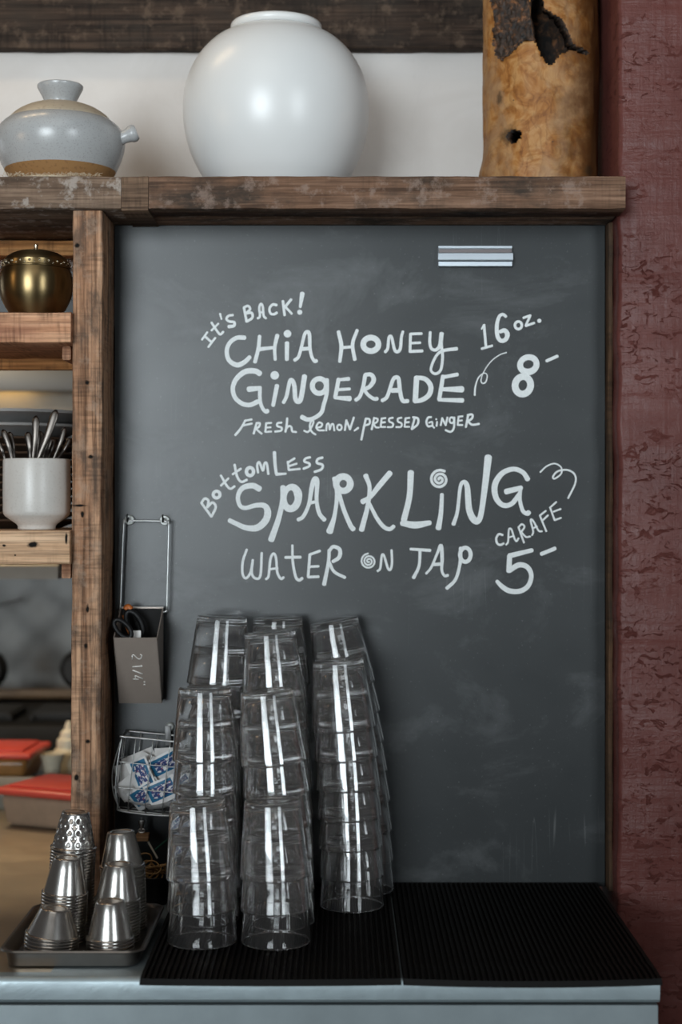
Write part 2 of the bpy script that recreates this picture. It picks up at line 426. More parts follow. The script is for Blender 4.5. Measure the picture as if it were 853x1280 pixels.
def glass_mat():
    m = bpy.data.materials.new('clear_tumbler'); m.use_nodes = True; t = m.node_tree
    for x in list(t.nodes):
        if x.type != 'OUTPUT_MATERIAL': t.nodes.remove(x)
    g = t.nodes.new('ShaderNodeBsdfGlass'); g.inputs['IOR'].default_value = 1.51; g.inputs['Roughness'].default_value = 0.0
    g.inputs['Color'].default_value = (1, 1, 1, 1)
    d = t.nodes.new('ShaderNodeBsdfDiffuse'); d.inputs['Color'].default_value = (0.62, 0.61, 0.60, 1)      # grey haze mixed in to stand for the room's reflections
    x = t.nodes.new('ShaderNodeMixShader'); x.inputs[0].default_value = 0.03
    t.links.new(g.outputs[0], x.inputs[1]); t.links.new(d.outputs[0], x.inputs[2])
    t.links.new(x.outputs[0], [q for q in t.nodes if q.type == 'OUTPUT_MATERIAL'][0].inputs[0])
    return m
M_glass = glass_mat()

# ------------------------------------------------------------------ the setting
COUNTER_Z = 0.953; MAT_TOP = 0.961
struct('floor', box(BM(), -3.5, 3.5, -7.5, 2.6, -0.05, 0), M_floor)
PX0 = 0.3935; PFRONT = 2.27-CAMD
bm = BM(); rough_box(bm, PX0, 0.80, PFRONT, 0.30, 0.0, 2.75, axis=2, step=0.008, bev=0.007, amp=0.0028, seed=4)
struct('wall_right', bm, M_red, (0.6, 0.1, 0), smooth=True, auto=60)
struct('wall_back', box(BM(), -0.95, 0.393, 0.29, 0.33, 1.90, 2.75), M_plaster)
# dark timber over the plaster
bm = BM(); rough_box(bm, -0.95, 0.39, 0.262, 0.30, ZP(62, 2.60), 2.75, axis=0, step=0.03, bev=0.004, amp=0.002, seed=11)
struct('trim_1', bm, M_darkbeam, smooth=True)
# wall that carries the chalkboard
struct('wall_front', box(BM(), -0.3715, 0.3925, 0.022, 0.08, 0.9535, 1.9175), M_trim)
bm = BM(); rough_box(bm, 0.3862, 0.3925, -0.022, 0.021, 0.9535, 1.9175, axis=2, step=0.02, bev=0.0012, amp=0.0012, seed=2)
struct('trim_2', bm, M_trim, smooth=True)

# kitchen beyond the opening
def quilt():
    bm = BM(); nx, nz = 90, 80; x0, x1, z0, z1 = -2.2, 0.2, 1.0, 2.6; y = 2.05
    g = []
    for i in range(nx+1):
        row = []
        for j in range(nz+1):
            x = x0+(x1-x0)*i/nx; z = z0+(z1-z0)*j/nz
            a = ((x+z)/0.15) % 1.0; b = ((x-z)/0.15) % 1.0
            h = (4*a*(1-a)*4*b*(1-b))**0.5
            row.append(bm.verts.new((x, y-0.010*h, z)))
        g.append(row)
    for i in range(nx):
        for j in range(nz): bm.faces.new((g[i][j], g[i+1][j], g[i+1][j+1], g[i][j+1]))
    return bm
M_quilt = plain('quilted_steel', (0.17, 0.17, 0.165), 0.5, metal=0.6, var=0.05, scale=4)
M_hood = plain('greasy_hood_steel', (0.12, 0.125, 0.13), 0.5, metal=0.4, var=0.08, scale=5)
M_lip = plain('cream_enamel', (0.33, 0.29, 0.23), 0.5, var=0.05)
struct('wall_kitchen', quilt(), M_quilt, smooth=True)

# ------------------------------------------------------------------ counter
ct = empty('zinc_counter', (-0.3, -0.2, 0.0), 'zinc clad bar counter with rounded front edge under the mats and tray', 'counter')
yF = 1.88-CAMD; XR = 0.375
zt = COUNTER_Z; zb = ZP(1254, 1.88); r = 0.007
prof = [(yF+0.022, zt), (yF+r, zt)]
for k in range(1, 6):
    a = PI/2*k/5; prof.append((yF+r-r*math.sin(a), zt-r+r*math.cos(a)))
prof += [(yF-0.0006, (zt+zb)/2), (yF, zb+0.004), (yF+0.004, zb), (yF+0.022, zb)]
part('front_edge', extrude_profile(BM(), prof, -1.3, XR), M_zinc, ct, auto=30)
part('counter_top', box(BM(), -0.345, XR, yF+0.0221, 0.08, zb, zt-0.0002), M_zinc, ct, smooth=False)
part('pass_through_top', box(BM(), -1.3, -0.3452, yF+0.0221, 0.80, zb, zt-0.0002), M_zinc_reflect, ct, smooth=False, label='steel top running back into the kitchen, warm reflection in its colour')
M_zinc_panel = plain('grey_zinc_sheet', (0.235, 0.275, 0.29), 0.5, metal=0.4, var=0.1, scale=14, bump=0.08)
part('front_panel', box(BM(), -1.3, XR-0.001, yF+0.003, yF+0.03, 0.0, ZP(1257, 1.88), 0.002), M_zinc_panel, ct, auto=30)

# ------------------------------------------------------------------ top shelf
S_TOP = 1.9635; S_BOT = 1.9182; yS = 2.207-CAMD
sh = empty('timber_shelf', (0, 0.1, S_BOT), 'long reclaimed timber shelf above the chalkboard holding jar and casserole', 'shelf')
bm = BM(); rough_box(bm, -0.95, XP(151.5, 2.207), yS, 0.288, S_BOT, S_TOP, 0, 0.012, 0.003, 0.0012, 1)
part('plank', bm, M_beam_l, sh, label='greyer left plank')
bm = BM(); rough_box(bm, XP(152, 2.207), XP(185.5, 2.207), yS-0.0005, 0.05, S_BOT-0.003, S_TOP-0.0002, 0, 0.008, 0.002, 0.001, 2)
part('insert_block', bm, M_insert, sh, label='short end grain block set between the planks')
bm = BM(); rough_box(bm, XP(186, 2.207), XP(782.5, 2.207), yS, PFRONT-0.004, S_BOT, S_TOP, 0, 0.012, 0.003, 0.0014, 3)
part('plank', bm, M_beam_r, sh, label='long brown right plank')
bm = BM(); rough_box(bm, XP(152, 2.207), 0.389, PFRONT-0.003, 0.288, S_BOT+0.0005, S_TOP-0.0005, 0, 0.03, 0.002, 0.0005, 5)
part('back_plank', bm, M_beam_r, sh)

# ------------------------------------------------------------------ post and side shelves
POST_B = Vector((-0.352, -0.06, COUNTER_Z))
holes = []
for (px, py, a, b) in ((96.5, 307, 3, 3), (109, 478.5, 3, 3), (113.5, 571, 3.2, 2.6), (103, 643, 2.2, 4), (109.5, 761, 2.4, 6), (107.5, 808, 2.6, 4), (109.5, 927, 3.4, 2.8), (95.5, 972, 3, 5), (100, 632, 9, 1.5)):
    q = P(px, py, 2.215)-POST_B; holes.append((tuple(q), (a*0.0011, 0.004, b*0.0011)))
M_post = wood('reclaimed_post_timber', [(0.18, 0.084, 0.045), (0.41, 0.22, 0.126), (0.60, 0.36, 0.22)], 2, stain=(0.060, 0.048, 0.040), stain_amt=0.72, saw=0.22, spots=holes, fine_amt=0.8, stain_scale=2.2, pale=(0.42, 0.31, 0.23), pale_amt=0.35, seed=1)
bm = BM(); rough_box(bm, -0.3715, -0.3302, 2.215-CAMD, -0.001, COUNTER_Z, S_BOT-0.001, 2, 0.012, 0.003, 0.0011, 6)
for v in bm.verts: v.co.x -= 0.0035*(S_BOT-v.co.z)/(S_BOT-COUNTER_Z)
solo('timber_post', bm, M_post, POST_B, 'upright weathered timber post with nail holes beside the chalkboard', 'post')
SH1 = (ZP(390, 2.2), ZP(428, 2.2)); SH2 = (ZP(663, 2.2), ZP(705.5, 2.2))
bm = BM(); rough_box(bm, -0.95, XP(88.5, 2.2), 2.2-CAMD, 0.11, SH1[1], SH1[0], 0, 0.01, 0.003, 0.0013, 7)
a = empty('side_shelf', (-0.6, 0, SH1[1]), 'rough reddish wooden side shelf under the bronze pot', 'shelf')
part('board', bm, M_shelf_a, a)
bm = BM(); rough_box(bm, XP(78, 2.25), XP(88.5, 2.25), 2.25-CAMD, 0.09, ZP(450, 2.25), SH1[1]-0.0005, 1, 0.02, 0.0015, 0.0005, 1)
part('cleat', bm, M_shelf_a, a)
bm = BM(); rough_box(bm, -0.95, XP(92, 2.45), 0.1105, 0.14, ZP(462, 2.45), ZP(441, 2.45), 0, 0.03, 0.002, 0.001, 1)
part('back_cleat', bm, M_glowwood, a)
SB = Vector((-0.6, 0, SH2[1]))
kn = [(tuple(P(41, 681, 2.2)-SB), (0.0085, 0.006, 0.0045)), (tuple(P(5, 682, 2.2)-SB), (0.003, 0.005, 0.002)), (tuple(P(19, 694, 2.2)-SB), (0.0016, 0.004, 0.0014)), (tuple(P(83, 673, 2.2)-SB), (0.002, 0.004, 0.008))]
M_shelf_b = wood('pale_shelf_board', W_PALE, 0, stain=(0.2, 0.1, 0.05), stain_amt=0.25, saw=0.08, bump=0.25, spots=kn, seed=7)
a = empty('side_shelf', SB, 'pale knotty wooden side shelf under the cutlery crock', 'shelf')
bm = BM(); rough_box(bm, -0.95, XP(87, 2.2), 2.2-CAMD, 0.30, SH2[1], SH2[0], 0, 0.01, 0.003, 0.0008, 9)
part('board', bm, M_shelf_b, a)
bm = BM(); rough_box(bm, XP(77, 2.26), XP(88.5, 2.26), 2.26-CAMD, 0.2, ZP(723, 2.26), SH2[1]-0.0005, 1, 0.02, 0.0015, 0.0005, 3)
part('cleat', bm, M_shelf_a, a)
# timber rail behind the pot, under the top shelf
bm = BM(); rough_box(bm, -0.95, -0.375, 0.12, 0.16, ZP(319, 2.45), S_BOT-0.002, 0, 0.03, 0.003, 0.0015, 2)
solo('timber_rail', bm, M_glowwood, (-0.6, 0.14, ZP(319, 2.45)), 'timber rail with painted warm lamp glow behind the bronze pot', 'rail')

# ------------------------------------------------------------------ log
def in_poly(x, y, poly):
    c = False; n = len(poly)
    for i in range(n):
        x1, y1 = poly[i]; x2, y2 = poly[i-1]
        if (y1 > y) != (y2 > y) and x < (x2-x1)*(y-y1)/(y2-y1)+x1: c = not c
    return c
LC = Vector((0.3015, 0.088, S_TOP+0.0016)); LR = 0.0865
def zoomlog(p): return [(595+x/4.739, y/4.739) for x, y in p]
HOLE = zoomlog([(318, -600), (322, 0), (325, 100), (345, 230), (385, 330), (430, 388), (460, 380), (500, 322), (570, 300), (640, 320), (688, 318), (640, 285), (580, 262), (550, 190), (520, 120), (460, 80), (410, 50), (400, 0), (420, -200), (390, -600)])
HOLE2 = zoomlog([(175, 812), (200, 775), (240, 768), (270, 772), (268, 815), (240, 850), (205, 845)])
CHAR = zoomlog([(95, -300), (95, 0), (120, 80), (112, 200), (125, 330), (160, 365), (215, 320), (280, 250), (350, 240), (330, 100), (318, 0), (318, -300)])
def log_r(th, z):
    py = 640-(z-CAMZ)*FPX/2.34
    r = LR + 0.0035*noise.noise(Vector((math.cos(th)*2, math.sin(th)*2, z*9))) + 0.0015*noise.noise(Vector((math.cos(th)*6, math.sin(th)*6, z*30)))
    r += 0.005*math.exp(-((py-205)/14)**2)*max(0, -math.cos(th))
    return r
def log_px(th, z):
    r = log_r(th, z); X = LC.x+r*math.cos(th); Y = LC.y+r*math.sin(th); D = Y+CAMD
    return 426.5+X*FPX/D, 640-(z-CAMZ)*FPX/D
def build_log():
    bm = BM(); bc = BM(); nt, nz = 300, 260; z0, z1 = S_TOP+0.0016, 2.62
    V = [[None]*nt for _ in range(nz+1)]
    for i in range(nz+1):
        z = z0+(z1-z0)*i/nz
        for k in range(nt):
            th = 2*PI*k/nt; r = log_r(th, z)
            V[i][k] = bm.verts.new((LC.x+r*math.cos(th), LC.y+r*math.sin(th), z))
    cv = {}
    def char_v(i, k):
        if (i, k) not in cv:
            z = z0+(z1-z0)*i/nz; th = 2*PI*k/nt
            r = log_r(th, z)+0.0015+0.007*max(0, noise.noise(Vector((th*28, z*110, 2)))+0.2)+0.003*noise.noise(Vector((th*90, z*350, 5)))
            cv[(i, k)] = bc.verts.new((LC.x+r*math.cos(th), LC.y+r*math.sin(th), z))
        return cv[(i, k)]
    for i in range(nz):
        z = z0+(z1-z0)*(i+.5)/nz
        for k in range(nt):
            th = 2*PI*(k+.5)/nt; k2 = (k+1) % nt
            if math.sin(th) < 0.2:
                x, y = log_px(th, z)
                jx = x+1.2*noise.noise(Vector((x*.3, y*.3, 0))); jy = y+1.2*noise.noise(Vector((x*.3, y*.3, 9)))
                if in_poly(jx, jy, HOLE) or in_poly(jx, jy, HOLE2): continue
                if in_poly(jx, jy, CHAR): bc.faces.new((char_v(i, k), char_v(i, k2), char_v(i+1, k2), char_v(i+1, k)))
            bm.faces.new((V[i][k], V[i][k2], V[i+1][k2], V[i+1][k]))
    bmesh.ops.delete(bm, geom=[v for v in bm.verts if not v.link_faces], context='VERTS')
    return bm, bc
def log_mat():
    s = NT('polished_burl'); v = s.coord()
    d = s.noise(s.coord((1, 1, 0.7)), 11, 4, 0.55, 0.3)
    rings = s.n('ShaderNodeMath', operation='FRACT'); s.l(s.math('MULTIPLY', d, 11.0), rings.inputs[0])
    g = s.noise(v, 24, 8, 0.65, 2.2)
    col = s.ramp(g, [(0.25, (0.14, 0.045, 0.009)), (0.45, (0.32, 0.13, 0.032)), (0.60, (0.43, 0.225, 0.082)), (0.78, (0.27, 0.115, 0.034))])
    col = s.mix(0.45, col, s.ramp(rings.outputs[0], [(0.0, (0.45, 0.35, 0.25)), (0.35, (1, 1, 1)), (0.9, (1, 1, 1)), (1.0, (0.45, 0.35, 0.25))]), 'MULTIPLY')
    tan = s.ramp(s.noise(s.coord((1, 1, 1), (3, 3, 3)), 13, 4, 0.6, 0.6), [(0.48, (0, 0, 0)), (0.62, (1, 1, 1))])
    col = s.mix(s.math('MULTIPLY', tan, 0.6), col, (0.34, 0.215, 0.12))
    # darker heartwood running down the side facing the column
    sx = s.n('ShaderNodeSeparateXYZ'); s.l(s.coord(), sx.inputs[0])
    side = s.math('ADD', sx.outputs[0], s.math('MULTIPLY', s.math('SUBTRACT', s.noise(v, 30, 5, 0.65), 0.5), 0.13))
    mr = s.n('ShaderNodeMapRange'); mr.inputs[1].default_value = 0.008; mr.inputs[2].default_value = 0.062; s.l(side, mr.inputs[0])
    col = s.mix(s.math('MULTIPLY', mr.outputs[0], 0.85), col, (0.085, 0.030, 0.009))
    pts = []
    for (px, py, a, b) in ((626, 120, 4, 10), (636, 170, 11, 14), (738, 212, 7, 8), (689, 181, 1.4, 1.4), (642, 126, 1.2, 1.2)):
        q = P(px, py, 2.35)-LC; pts.append((tuple(q), (a*0.0011, 0.06, b*0.0011)))
    m = s.spots(pts)
    col = s.mix(s.math('MULTIPLY', m, 0.8), col, (0.06, 0.035, 0.018))
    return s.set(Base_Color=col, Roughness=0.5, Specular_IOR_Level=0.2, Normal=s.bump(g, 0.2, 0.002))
M_char = NT('charred_bark')
def _char():
    s = M_char; v = s.coord(); g = s.noise(v, 70, 6, 0.7, 0.8)
    s.set(Base_Color=s.ramp(g, [(0.40, (0.008, 0.006, 0.005)), (0.54, (0.045, 0.022, 0.011)), (0.66, (0.22, 0.09, 0.032))]), Roughness=0.6, Normal=s.bump(g, 0.9, 0.004))
_char()
lg = empty('burl_log', LC, 'honey coloured hollow burl log standing on the timber shelf by the red column', 'log')
bm, bc = build_log()
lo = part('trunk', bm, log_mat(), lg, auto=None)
md = lo.modifiers.new('wall', 'SOLIDIFY'); md.thickness = 0.022; md.offset = -1; lo.data.materials.append(M_char.m); md.material_offset = 1; md.material_offset_rim = 1
part('charred_bark', bc, M_char.m, lg, auto=None, label='charred black bark patch')

# ------------------------------------------------------------------ moon jar
JR = 1.022
JC = Vector((XP(345.5, 2.43), 2.43-CAMD, S_TOP))
mj = empty('moon_jar', JC, 'big round white glazed moon jar on the timber shelf', 'jar')
prof = [(0, 0), (0.060, 0), (0.066, 0.003), (0.0855, 0.016), (0.1015, 0.034), (0.1135, 0.052), (0.1265, 0.080), (0.1345, 0.108), (0.1382, 0.138), (0.1372, 0.165), (0.1320, 0.190), (0.1225, 0.213), (0.1090, 0.233), (0.0915, 0.250), (0.0740, 0.2605), (0.0640, 0.2645)]
def smooth_prof(pr, sub=4): return [(max(0, q.x), q.y) for q in smooth_pts([Vector((a, b)) for a, b in pr], sub)]
body = [(0, 0), (0.058, 0)] + smooth_prof([(r*JR, z) for r, z in prof[2:]], 4)
bm = BM(); lathe(bm, body, 96, JC); part('body', bm, M_whiteglaze, mj, auto=None)
rim = [(0.0625, 0.2640), (0.0655, 0.2650), (0.0682, 0.2675), (0.0692, 0.271), (0.0688, 0.2745), (0.0665, 0.277), (0.063, 0.277), (0.060, 0.274), (0.0585, 0.262), (0.062, 0.2625)]
bm = BM(); lathe(bm, rim, 96, JC, close=True); part('rim', bm, M_whiteglaze, mj, auto=None)

# ------------------------------------------------------------------ casserole
DC = Vector((XP(75.5, 2.325), 2.325-CAMD, S_TOP+0.0026))
dn = empty('clay_casserole', DC, 'lidded grey clay casserole with brown unglazed foot on the timber shelf', 'casserole')
bm = BM(); lathe(bm, smooth_prof([(0.0800, 0.0285), (0.0865, 0.042), (0.0912, 0.056), (0.0935, 0.070), (0.0915, 0.083), (0.0850, 0.093), (0.0765, 0.100), (0.0735, 0.100), (0.072, 0.096), (0.074, 0.080), (0.072, 0.05), (0.070, 0.032)], 3), 72, DC)
pot = part('pot', bm, M_celadon, dn, auto=None)
bm = BM(); lathe(bm, [(0, 0), (0.056, 0), (0.061, 0.003), (0.0705, 0.015), (0.0765, 0.0225), (0.0802, 0.0290), (0.072, 0.0292), (0, 0.0292)], 72, DC); part('foot', bm, M_footclay, dn, auto=30, label='raw brown clay foot')
bm = BM(); lathe(bm, smooth_prof([(0.068, 0.0985), (0.0735, 0.0995), (0.0735, 0.1025), (0.064, 0.1115), (0.050, 0.1195), (0.035, 0.1245), (0.022, 0.1265), (0.012, 0.127)], 3)+[(0, 0.127)], 72, DC)
ld = part('lid', bm, M_lidclay, dn, auto=None, label='tan domed lid')
bm = BM(); lathe(bm, [(0, 0.1255), (0.0225, 0.1255), (0.0222, 0.129), (0.0250, 0.134), (0.0300, 0.144), (0.0330, 0.1495), (0.0332, 0.1525), (0.0315, 0.1540), (0.0285, 0.153), (0.022, 0.148), (0, 0.146)], 48, DC)
kb = link_mesh('knob', bm, M_celadon, True, 45); kb.parent = ld
for v in kb.data.vertices: v.co -= DC
for sgn in (1, -1):
    t = BM(); lathe(t, [(0, -0.004), (0.0095, -0.004), (0.0092, 0.006), (0.0100, 0.011), (0.0122, 0.016), (0.0124, 0.021), (0.0100, 0.0245), (0, 0.0240)], 24)
    M = Matrix.Translation(DC+Vector((sgn*0.0900, -0.012, 0.074))) @ Matrix.Rotation(sgn*math.radians(68), 4, 'Y')
    bm = BM(); merge(bm, t, M); part('side_handle', bm, M_celadon, dn, auto=45)
# straw mat under it
SMC = Vector((DC.x, yS+0.085, S_TOP))
bm = BM()
for k in range(26):
    r = 0.010+0.0033*k
    if r < 0.084: tube(bm, [(SMC.x+r*math.cos(a), SMC.y+r*math.sin(a), S_TOP+0.001) for a in [2*PI*j/14 for j in range(14)]], 0.0012, 5, 2, True)
sm = empty('straw_mat', SMC, 'frayed straw mat under the clay casserole', 'mat')
part('weave', bm, M_straw, sm)
bm = BM(); rnd = random.Random(3)
for k in range(150):
    x = DC.x+rnd.uniform(-0.062, 0.075); y = yS+rnd.uniform(0.001, 0.014)
    a = rnd.uniform(-1.2, 1.2); L = rnd.uniform(0.004, 0.010)
    p0 = Vector((x, y, S_TOP+0.0008)); p2 = p0+Vector((math.sin(a)*L, rnd.uniform(-.004, .002), abs(math.cos(a))*L*0.7))
    tube(bm, [p0, (p0+p2)/2+Vector((rnd.uniform(-.001, .001), 0, 0.0012)), p2], 0.0003, 4, 3)
f = part('frayed_fibres', bm, M_straw, sm); f['kind'] = 'stuff'

# ------------------------------------------------------------------ bronze pot
BC = Vector((XP(45, 2.262), 2.262-CAMD, SH1[0]))
bz = empty('bronze_pot', BC, 'round dark bronze lidded pot on the reddish side shelf', 'pot')
bm = BM(); lathe(bm, [(0, 0.0), (0.030, 0.0)]+smooth_prof([(0.0345, 0.001), (0.0430, 0.014), (0.0500, 0.030), (0.0520, 0.046), (0.0510, 0.058), (0.0475, 0.068)], 4)+[(0.044, 0.068)], 64, BC); part('bowl', bm, M_brass, bz, auto=40)
bm = BM(); lathe(bm, [(0.045, 0.068), (0.0488, 0.0682), (0.0492, 0.0695), (0.0478, 0.0705), (0.0468, 0.0765), (0.0470, 0.078), (0.044, 0.0782)], 64, BC)
ob = part('ornament_band', bm, M_brass, bz, auto=40)
bm = BM()
for k in range(44):
    a = 2*PI*k/44; t = BM(); bmesh.ops.create_icosphere(t, subdivisions=1, radius=0.0021 if k % 2 else 0.0014)
    merge(bm, t, Matrix.Translation(BC+Vector((0.0472*math.cos(a), 0.0472*math.sin(a), 0.0735+(0.0012 if k % 2 else -0.0014)))))
bt_ = base_of(bz); bmesh.ops.translate(bm, vec=-bt_, verts=bm.verts[:]); o = link_mesh('beading', bm, M_brass_band, True, 40); o.parent = ob; o['label'] = 'paler ornament beads'
bm = BM(); lathe(bm, smooth_prof([(0.0458, 0.078), (0.0420, 0.0835), (0.0330, 0.0895), (0.0200, 0.0935), (0.0070, 0.0945)], 4)+[(0, 0.0945)], 64, BC); ld = part('lid', bm, M_brass, bz, auto=None)
bm = BM(); lathe(bm, [(0.0035, 0.0935), (0.0030, 0.097), (0.0024, 0.099), (0.0028, 0.1005), (0.0030, 0.1025), (0.0020, 0.1035), (0, 0.1035)], 16, Vector((0, 0, 0)))
kb = link_mesh('knob', bm, M_brass_band, True, 40); kb.parent = ld

# ------------------------------------------------------------------ cutlery crock
CC = Vector((XP(46, 2.255), 2.255-CAMD, SH2[0]))
ck = empty('cutlery_crock', CC, 'speckled off white footed crock full of cutlery on the pale side shelf', 'crock')
prf = [(0, 0), (0.0245, 0), (0.0262, 0.0015), (0.0265, 0.0055), (0.0285, 0.0085), (0.0440, 0.0195), (0.0462, 0.0225), (0.0470, 0.0265), (0.0472, 0.060), (0.0468, 0.097), (0.0462, 0.0995), (0.0445, 0.1000), (0.0432, 0.0985), (0.0430, 0.030), (0.036, 0.022), (0, 0.020)]
bm = BM(); lathe(bm, prf, 72, CC); part('body', bm, M_crock, ck, auto=35)
cut = [((3.5, 537), (15, 574), 3.2, 'slim dark', -.004), ((11.5, 540), (17.5, 574), 3.0, 'brownish', .01), ((34, 540), (38, 574), 3.6, 'short brown', .012), ((45, 519.5), (41, 574), 3.6, 'upright dark', -.004),
       ((50, 539), (47, 574), 4.2, 'dull pinkish', .014), ((70.5, 512), (47.5, 574), 4.0, 'tallest slanted', -.012), ((62, 546), (54, 574), 3.4, 'short dark', .006), ((67, 548), (60, 574), 3.2, 'dull grey', .016),
       ((81.5, 534), (67, 574), 2.6, 'shiny slanted', -.004), ((88, 548), (72, 574), 2.2, 'thin bright', .010), ((-3, 552), (6, 574), 2.4, 'thin leftmost', .004)]
desc = ['slim dark steel cutlery handle leaning left in the crock', 'second dark handle from the left edge of the crock', 'short brownish cutlery handle behind the upright one in the crock', 'upright dark cutlery handle in the middle of the crock', 'dull wide handle behind the tallest one in the crock', 'tallest cutlery handle slanting to the right in the crock', 'short dark handle just right of the tallest one in the crock', 'dull grey handle between the short dark and shiny ones in the crock', 'shiny slanted handle near the right rim of the crock', 'thin bright handle leaning against the right rim of the crock', 'thin handle overhanging the left rim of the crock']
for (tp, bs, wd, _n, dy), lab in zip(cut, desc):
    D = 2.255+dy
    a = P(tp[0], tp[1], D); b = P(bs[0], bs[1], D)
    d = (b-a).normalized(); L = (b-a).length
    zend = CC.z+0.026; e = b+d*((b.z-zend)/max(0.2, -d.z))
    e.x = min(max(e.x, CC.x-0.030), CC.x+0.030)
    bow = Vector((0.0015, -0.002, 0))
    pts = [a, a.lerp(b, .5)+bow, b, b.lerp(e, .6), e]
    wm = wd*0.0015
    def rad(t, wm=wm):
        cap = min(1.0, math.sqrt(max(0.0, t)/0.06+0.04))
        return (0.0011*cap+0.0003, wm*cap*(1-0.55*min(1, t/0.55)) + 0.0004)
    bm = BM(); tube(bm, pts, rad, 12, 6)
    solo('cutlery_piece', bm, M_cutlery, e, lab, 'cutlery', 'cutlery in the crock', auto=None)

# ------------------------------------------------------------------ plates behind the crock
pc = Vector((XP(20, 2.53), 2.50-CAMD, SH2[0]))
def plate_mesh(r, h):
    bm = BM(); lathe(bm, [(0, 0), (r*0.62, 0), (r*0.68, 0.001), (r*0.93, h*0.75), (r, h*0.80), (r+0.001, h*0.92), (r, h), (r*0.92, h*0.98), (r*0.66, h*0.35), (0, h*0.33)], 64)
    return bm
z = pc.z; pl0 = None
ordn = ['first', 'second', 'third', 'fourth', 'fifth', 'sixth', 'seventh', 'eighth', 'ninth', 'tenth', 'eleventh', 'twelfth', 'thirteenth', 'fourteenth', 'fifteenth', 'sixteenth', 'seventeenth', 'eighteenth', 'nineteenth', 'twentieth', 'twenty-first', 'twenty-second', 'twenty-third', 'twenty-fourth', 'twenty-fifth', 'twenty-sixth', 'twenty-seventh', 'twenty-eighth', 'twenty-ninth', 'thirtieth', 'thirty-first', 'thirty-second']
NB = 12
for k in range(NB):
    if pl0 is None: pl0 = o = link_mesh('brown_plate', plate_mesh(0.112, 0.0145), M_plate_brown, True, 40)
    else: o = pl0.copy(); COL.objects.link(o)
    o.location = (pc.x, pc.y, z); z += 0.0113
    i = NB-k
    tag(o, 'brown stoneware plate, %s below the grey plates in the stack behind the crock' % ordn[i-1], 'plate', 'plate stack behind the crock')
z += 0.0035
for k, (r, h, lab) in enumerate(((0.118, 0.020, 'lower of two dark grey plates topping the stack behind the crock'), (0.126, 0.022, 'upper of two dark grey plates topping the stack behind the crock'))):
    o = link_mesh('grey_plate', plate_mesh(r, h), M_plate_grey, True, 40); o.location = (pc.x, pc.y, z); z += 0.0185
    tag(o, lab, 'plate', 'plate stack behind the crock')

# ------------------------------------------------------------------ kitchen things (soft background)
hd = empty('extractor_hood', (-1.0, 1.2, ZP(489, 3.5)), 'steel extractor hood lip in the kitchen seen above the plates', 'hood')
part('lip', box(BM(), -1.7, -0.3, 1.17, 1.182, ZP(489, 3.5), ZP(461, 3.5), 0.003), M_hood, hd, auto=30)
part('hood_roof', box(BM(), -1.7, -0.3, 1.1825, 1.95, ZP(464, 3.5), ZP(458, 3.5), 0.002), M_hood, hd, auto=30)
part('lower_rail', box(BM(), -1.7, -0.3, 1.235, 1.27, ZP(526, 3.5), ZP(480, 3.5), 0.003), M_lip, hd, auto=30)
hl = NT('warm_lamp_tube'); hl.set(Base_Color=(0.9, 0.7, 0.4), Emission_Color=(1.0, 0.64, 0.22), Emission_Strength=9.0)
bm = BM(); tube(bm, [(-1.5, 1.198, ZP(482, 3.5)), (XP(36, 3.52), 1.198, ZP(482, 3.5))], 0.006, 12, 1)
part('lamp_tube', bm, hl.m, hd)
part('back_hood', box(BM(), -1.7, -0.3, 1.9, 2.0, ZP(461, 4.3), 2.9, 0.004), M_hood, hd, auto=30)
rl = empty('steel_rail', (-0.9, 0.6, ZP(723, 2.98)), 'pale steel rail in the kitchen seen just below the pale side shelf', 'rail')
bm = BM(); extrude_profile(bm, [(0.62, ZP(723, 2.98)), (0.62, ZP(707, 2.98)), (0.66, ZP(700, 2.98)), (0.70, ZP(723, 2.98))], -1.4, XP(76, 2.98))
part('rail_lip', bm, M_lip, rl, auto=20)

st = empty('cooking_range', (-1.0, 1.4, 0), 'black cooking range in the shadowed kitchen behind the containers', 'stove')
part('oven_body', box(BM(), -1.75, -0.25, 1.35, 2.0, 0.0, ZP(905, 3.7), 0.01), M_iron, st, auto=30)
part('back_guard', box(BM(), -1.75, -0.25, 1.85, 2.0, ZP(905, 3.7)-0.002, ZP(868, 4.2), 0.006), M_iron, st, auto=30)
part('guard_rail', box(BM(), -1.75, -0.25, 1.80, 1.849, ZP(872, 4.15), ZP(862, 4.15), 0.003), plain('sooty_bronze_rail', (0.16, 0.10, 0.05), 0.5), st, auto=30)
for k in range(3):
    bm = BM(); t = BM(); lathe(t, [(0, 0), (0.022, 0), (0.022, 0.012), (0.016, 0.03), (0, 0.031)], 20)
    merge(bm, t, Matrix.Translation((-1.02+0.14*k, 1.849, ZP(886, 4.2))) @ Matrix.Rotation(PI/2, 4, 'X'))
    part('knob', bm, plain('dim_brass_knob', (0.10, 0.07, 0.035), 0.4) if k == 0 else bpy.data.materials['dim_brass_knob'], st, auto=30)
for k in range(3):
    x = -1.05+0.2*k; zt = ZP(905, 3.7)
    bm = BM()
    for a in range(4):
        box(bm, x-0.075, x+0.075, 1.42+a*0.05, 1.43+a*0.05, zt+0.0002, zt+0.022, 0.002)
    box(bm, x-0.08, x-0.068, 1.41, 1.59, zt+0.0002, zt+0.016, 0.002); box(bm, x+0.068, x+0.08, 1.41, 1.59, zt+0.0002, zt+0.016, 0.002)
    part('burner_grate', bm, M_iron, st, auto=30)
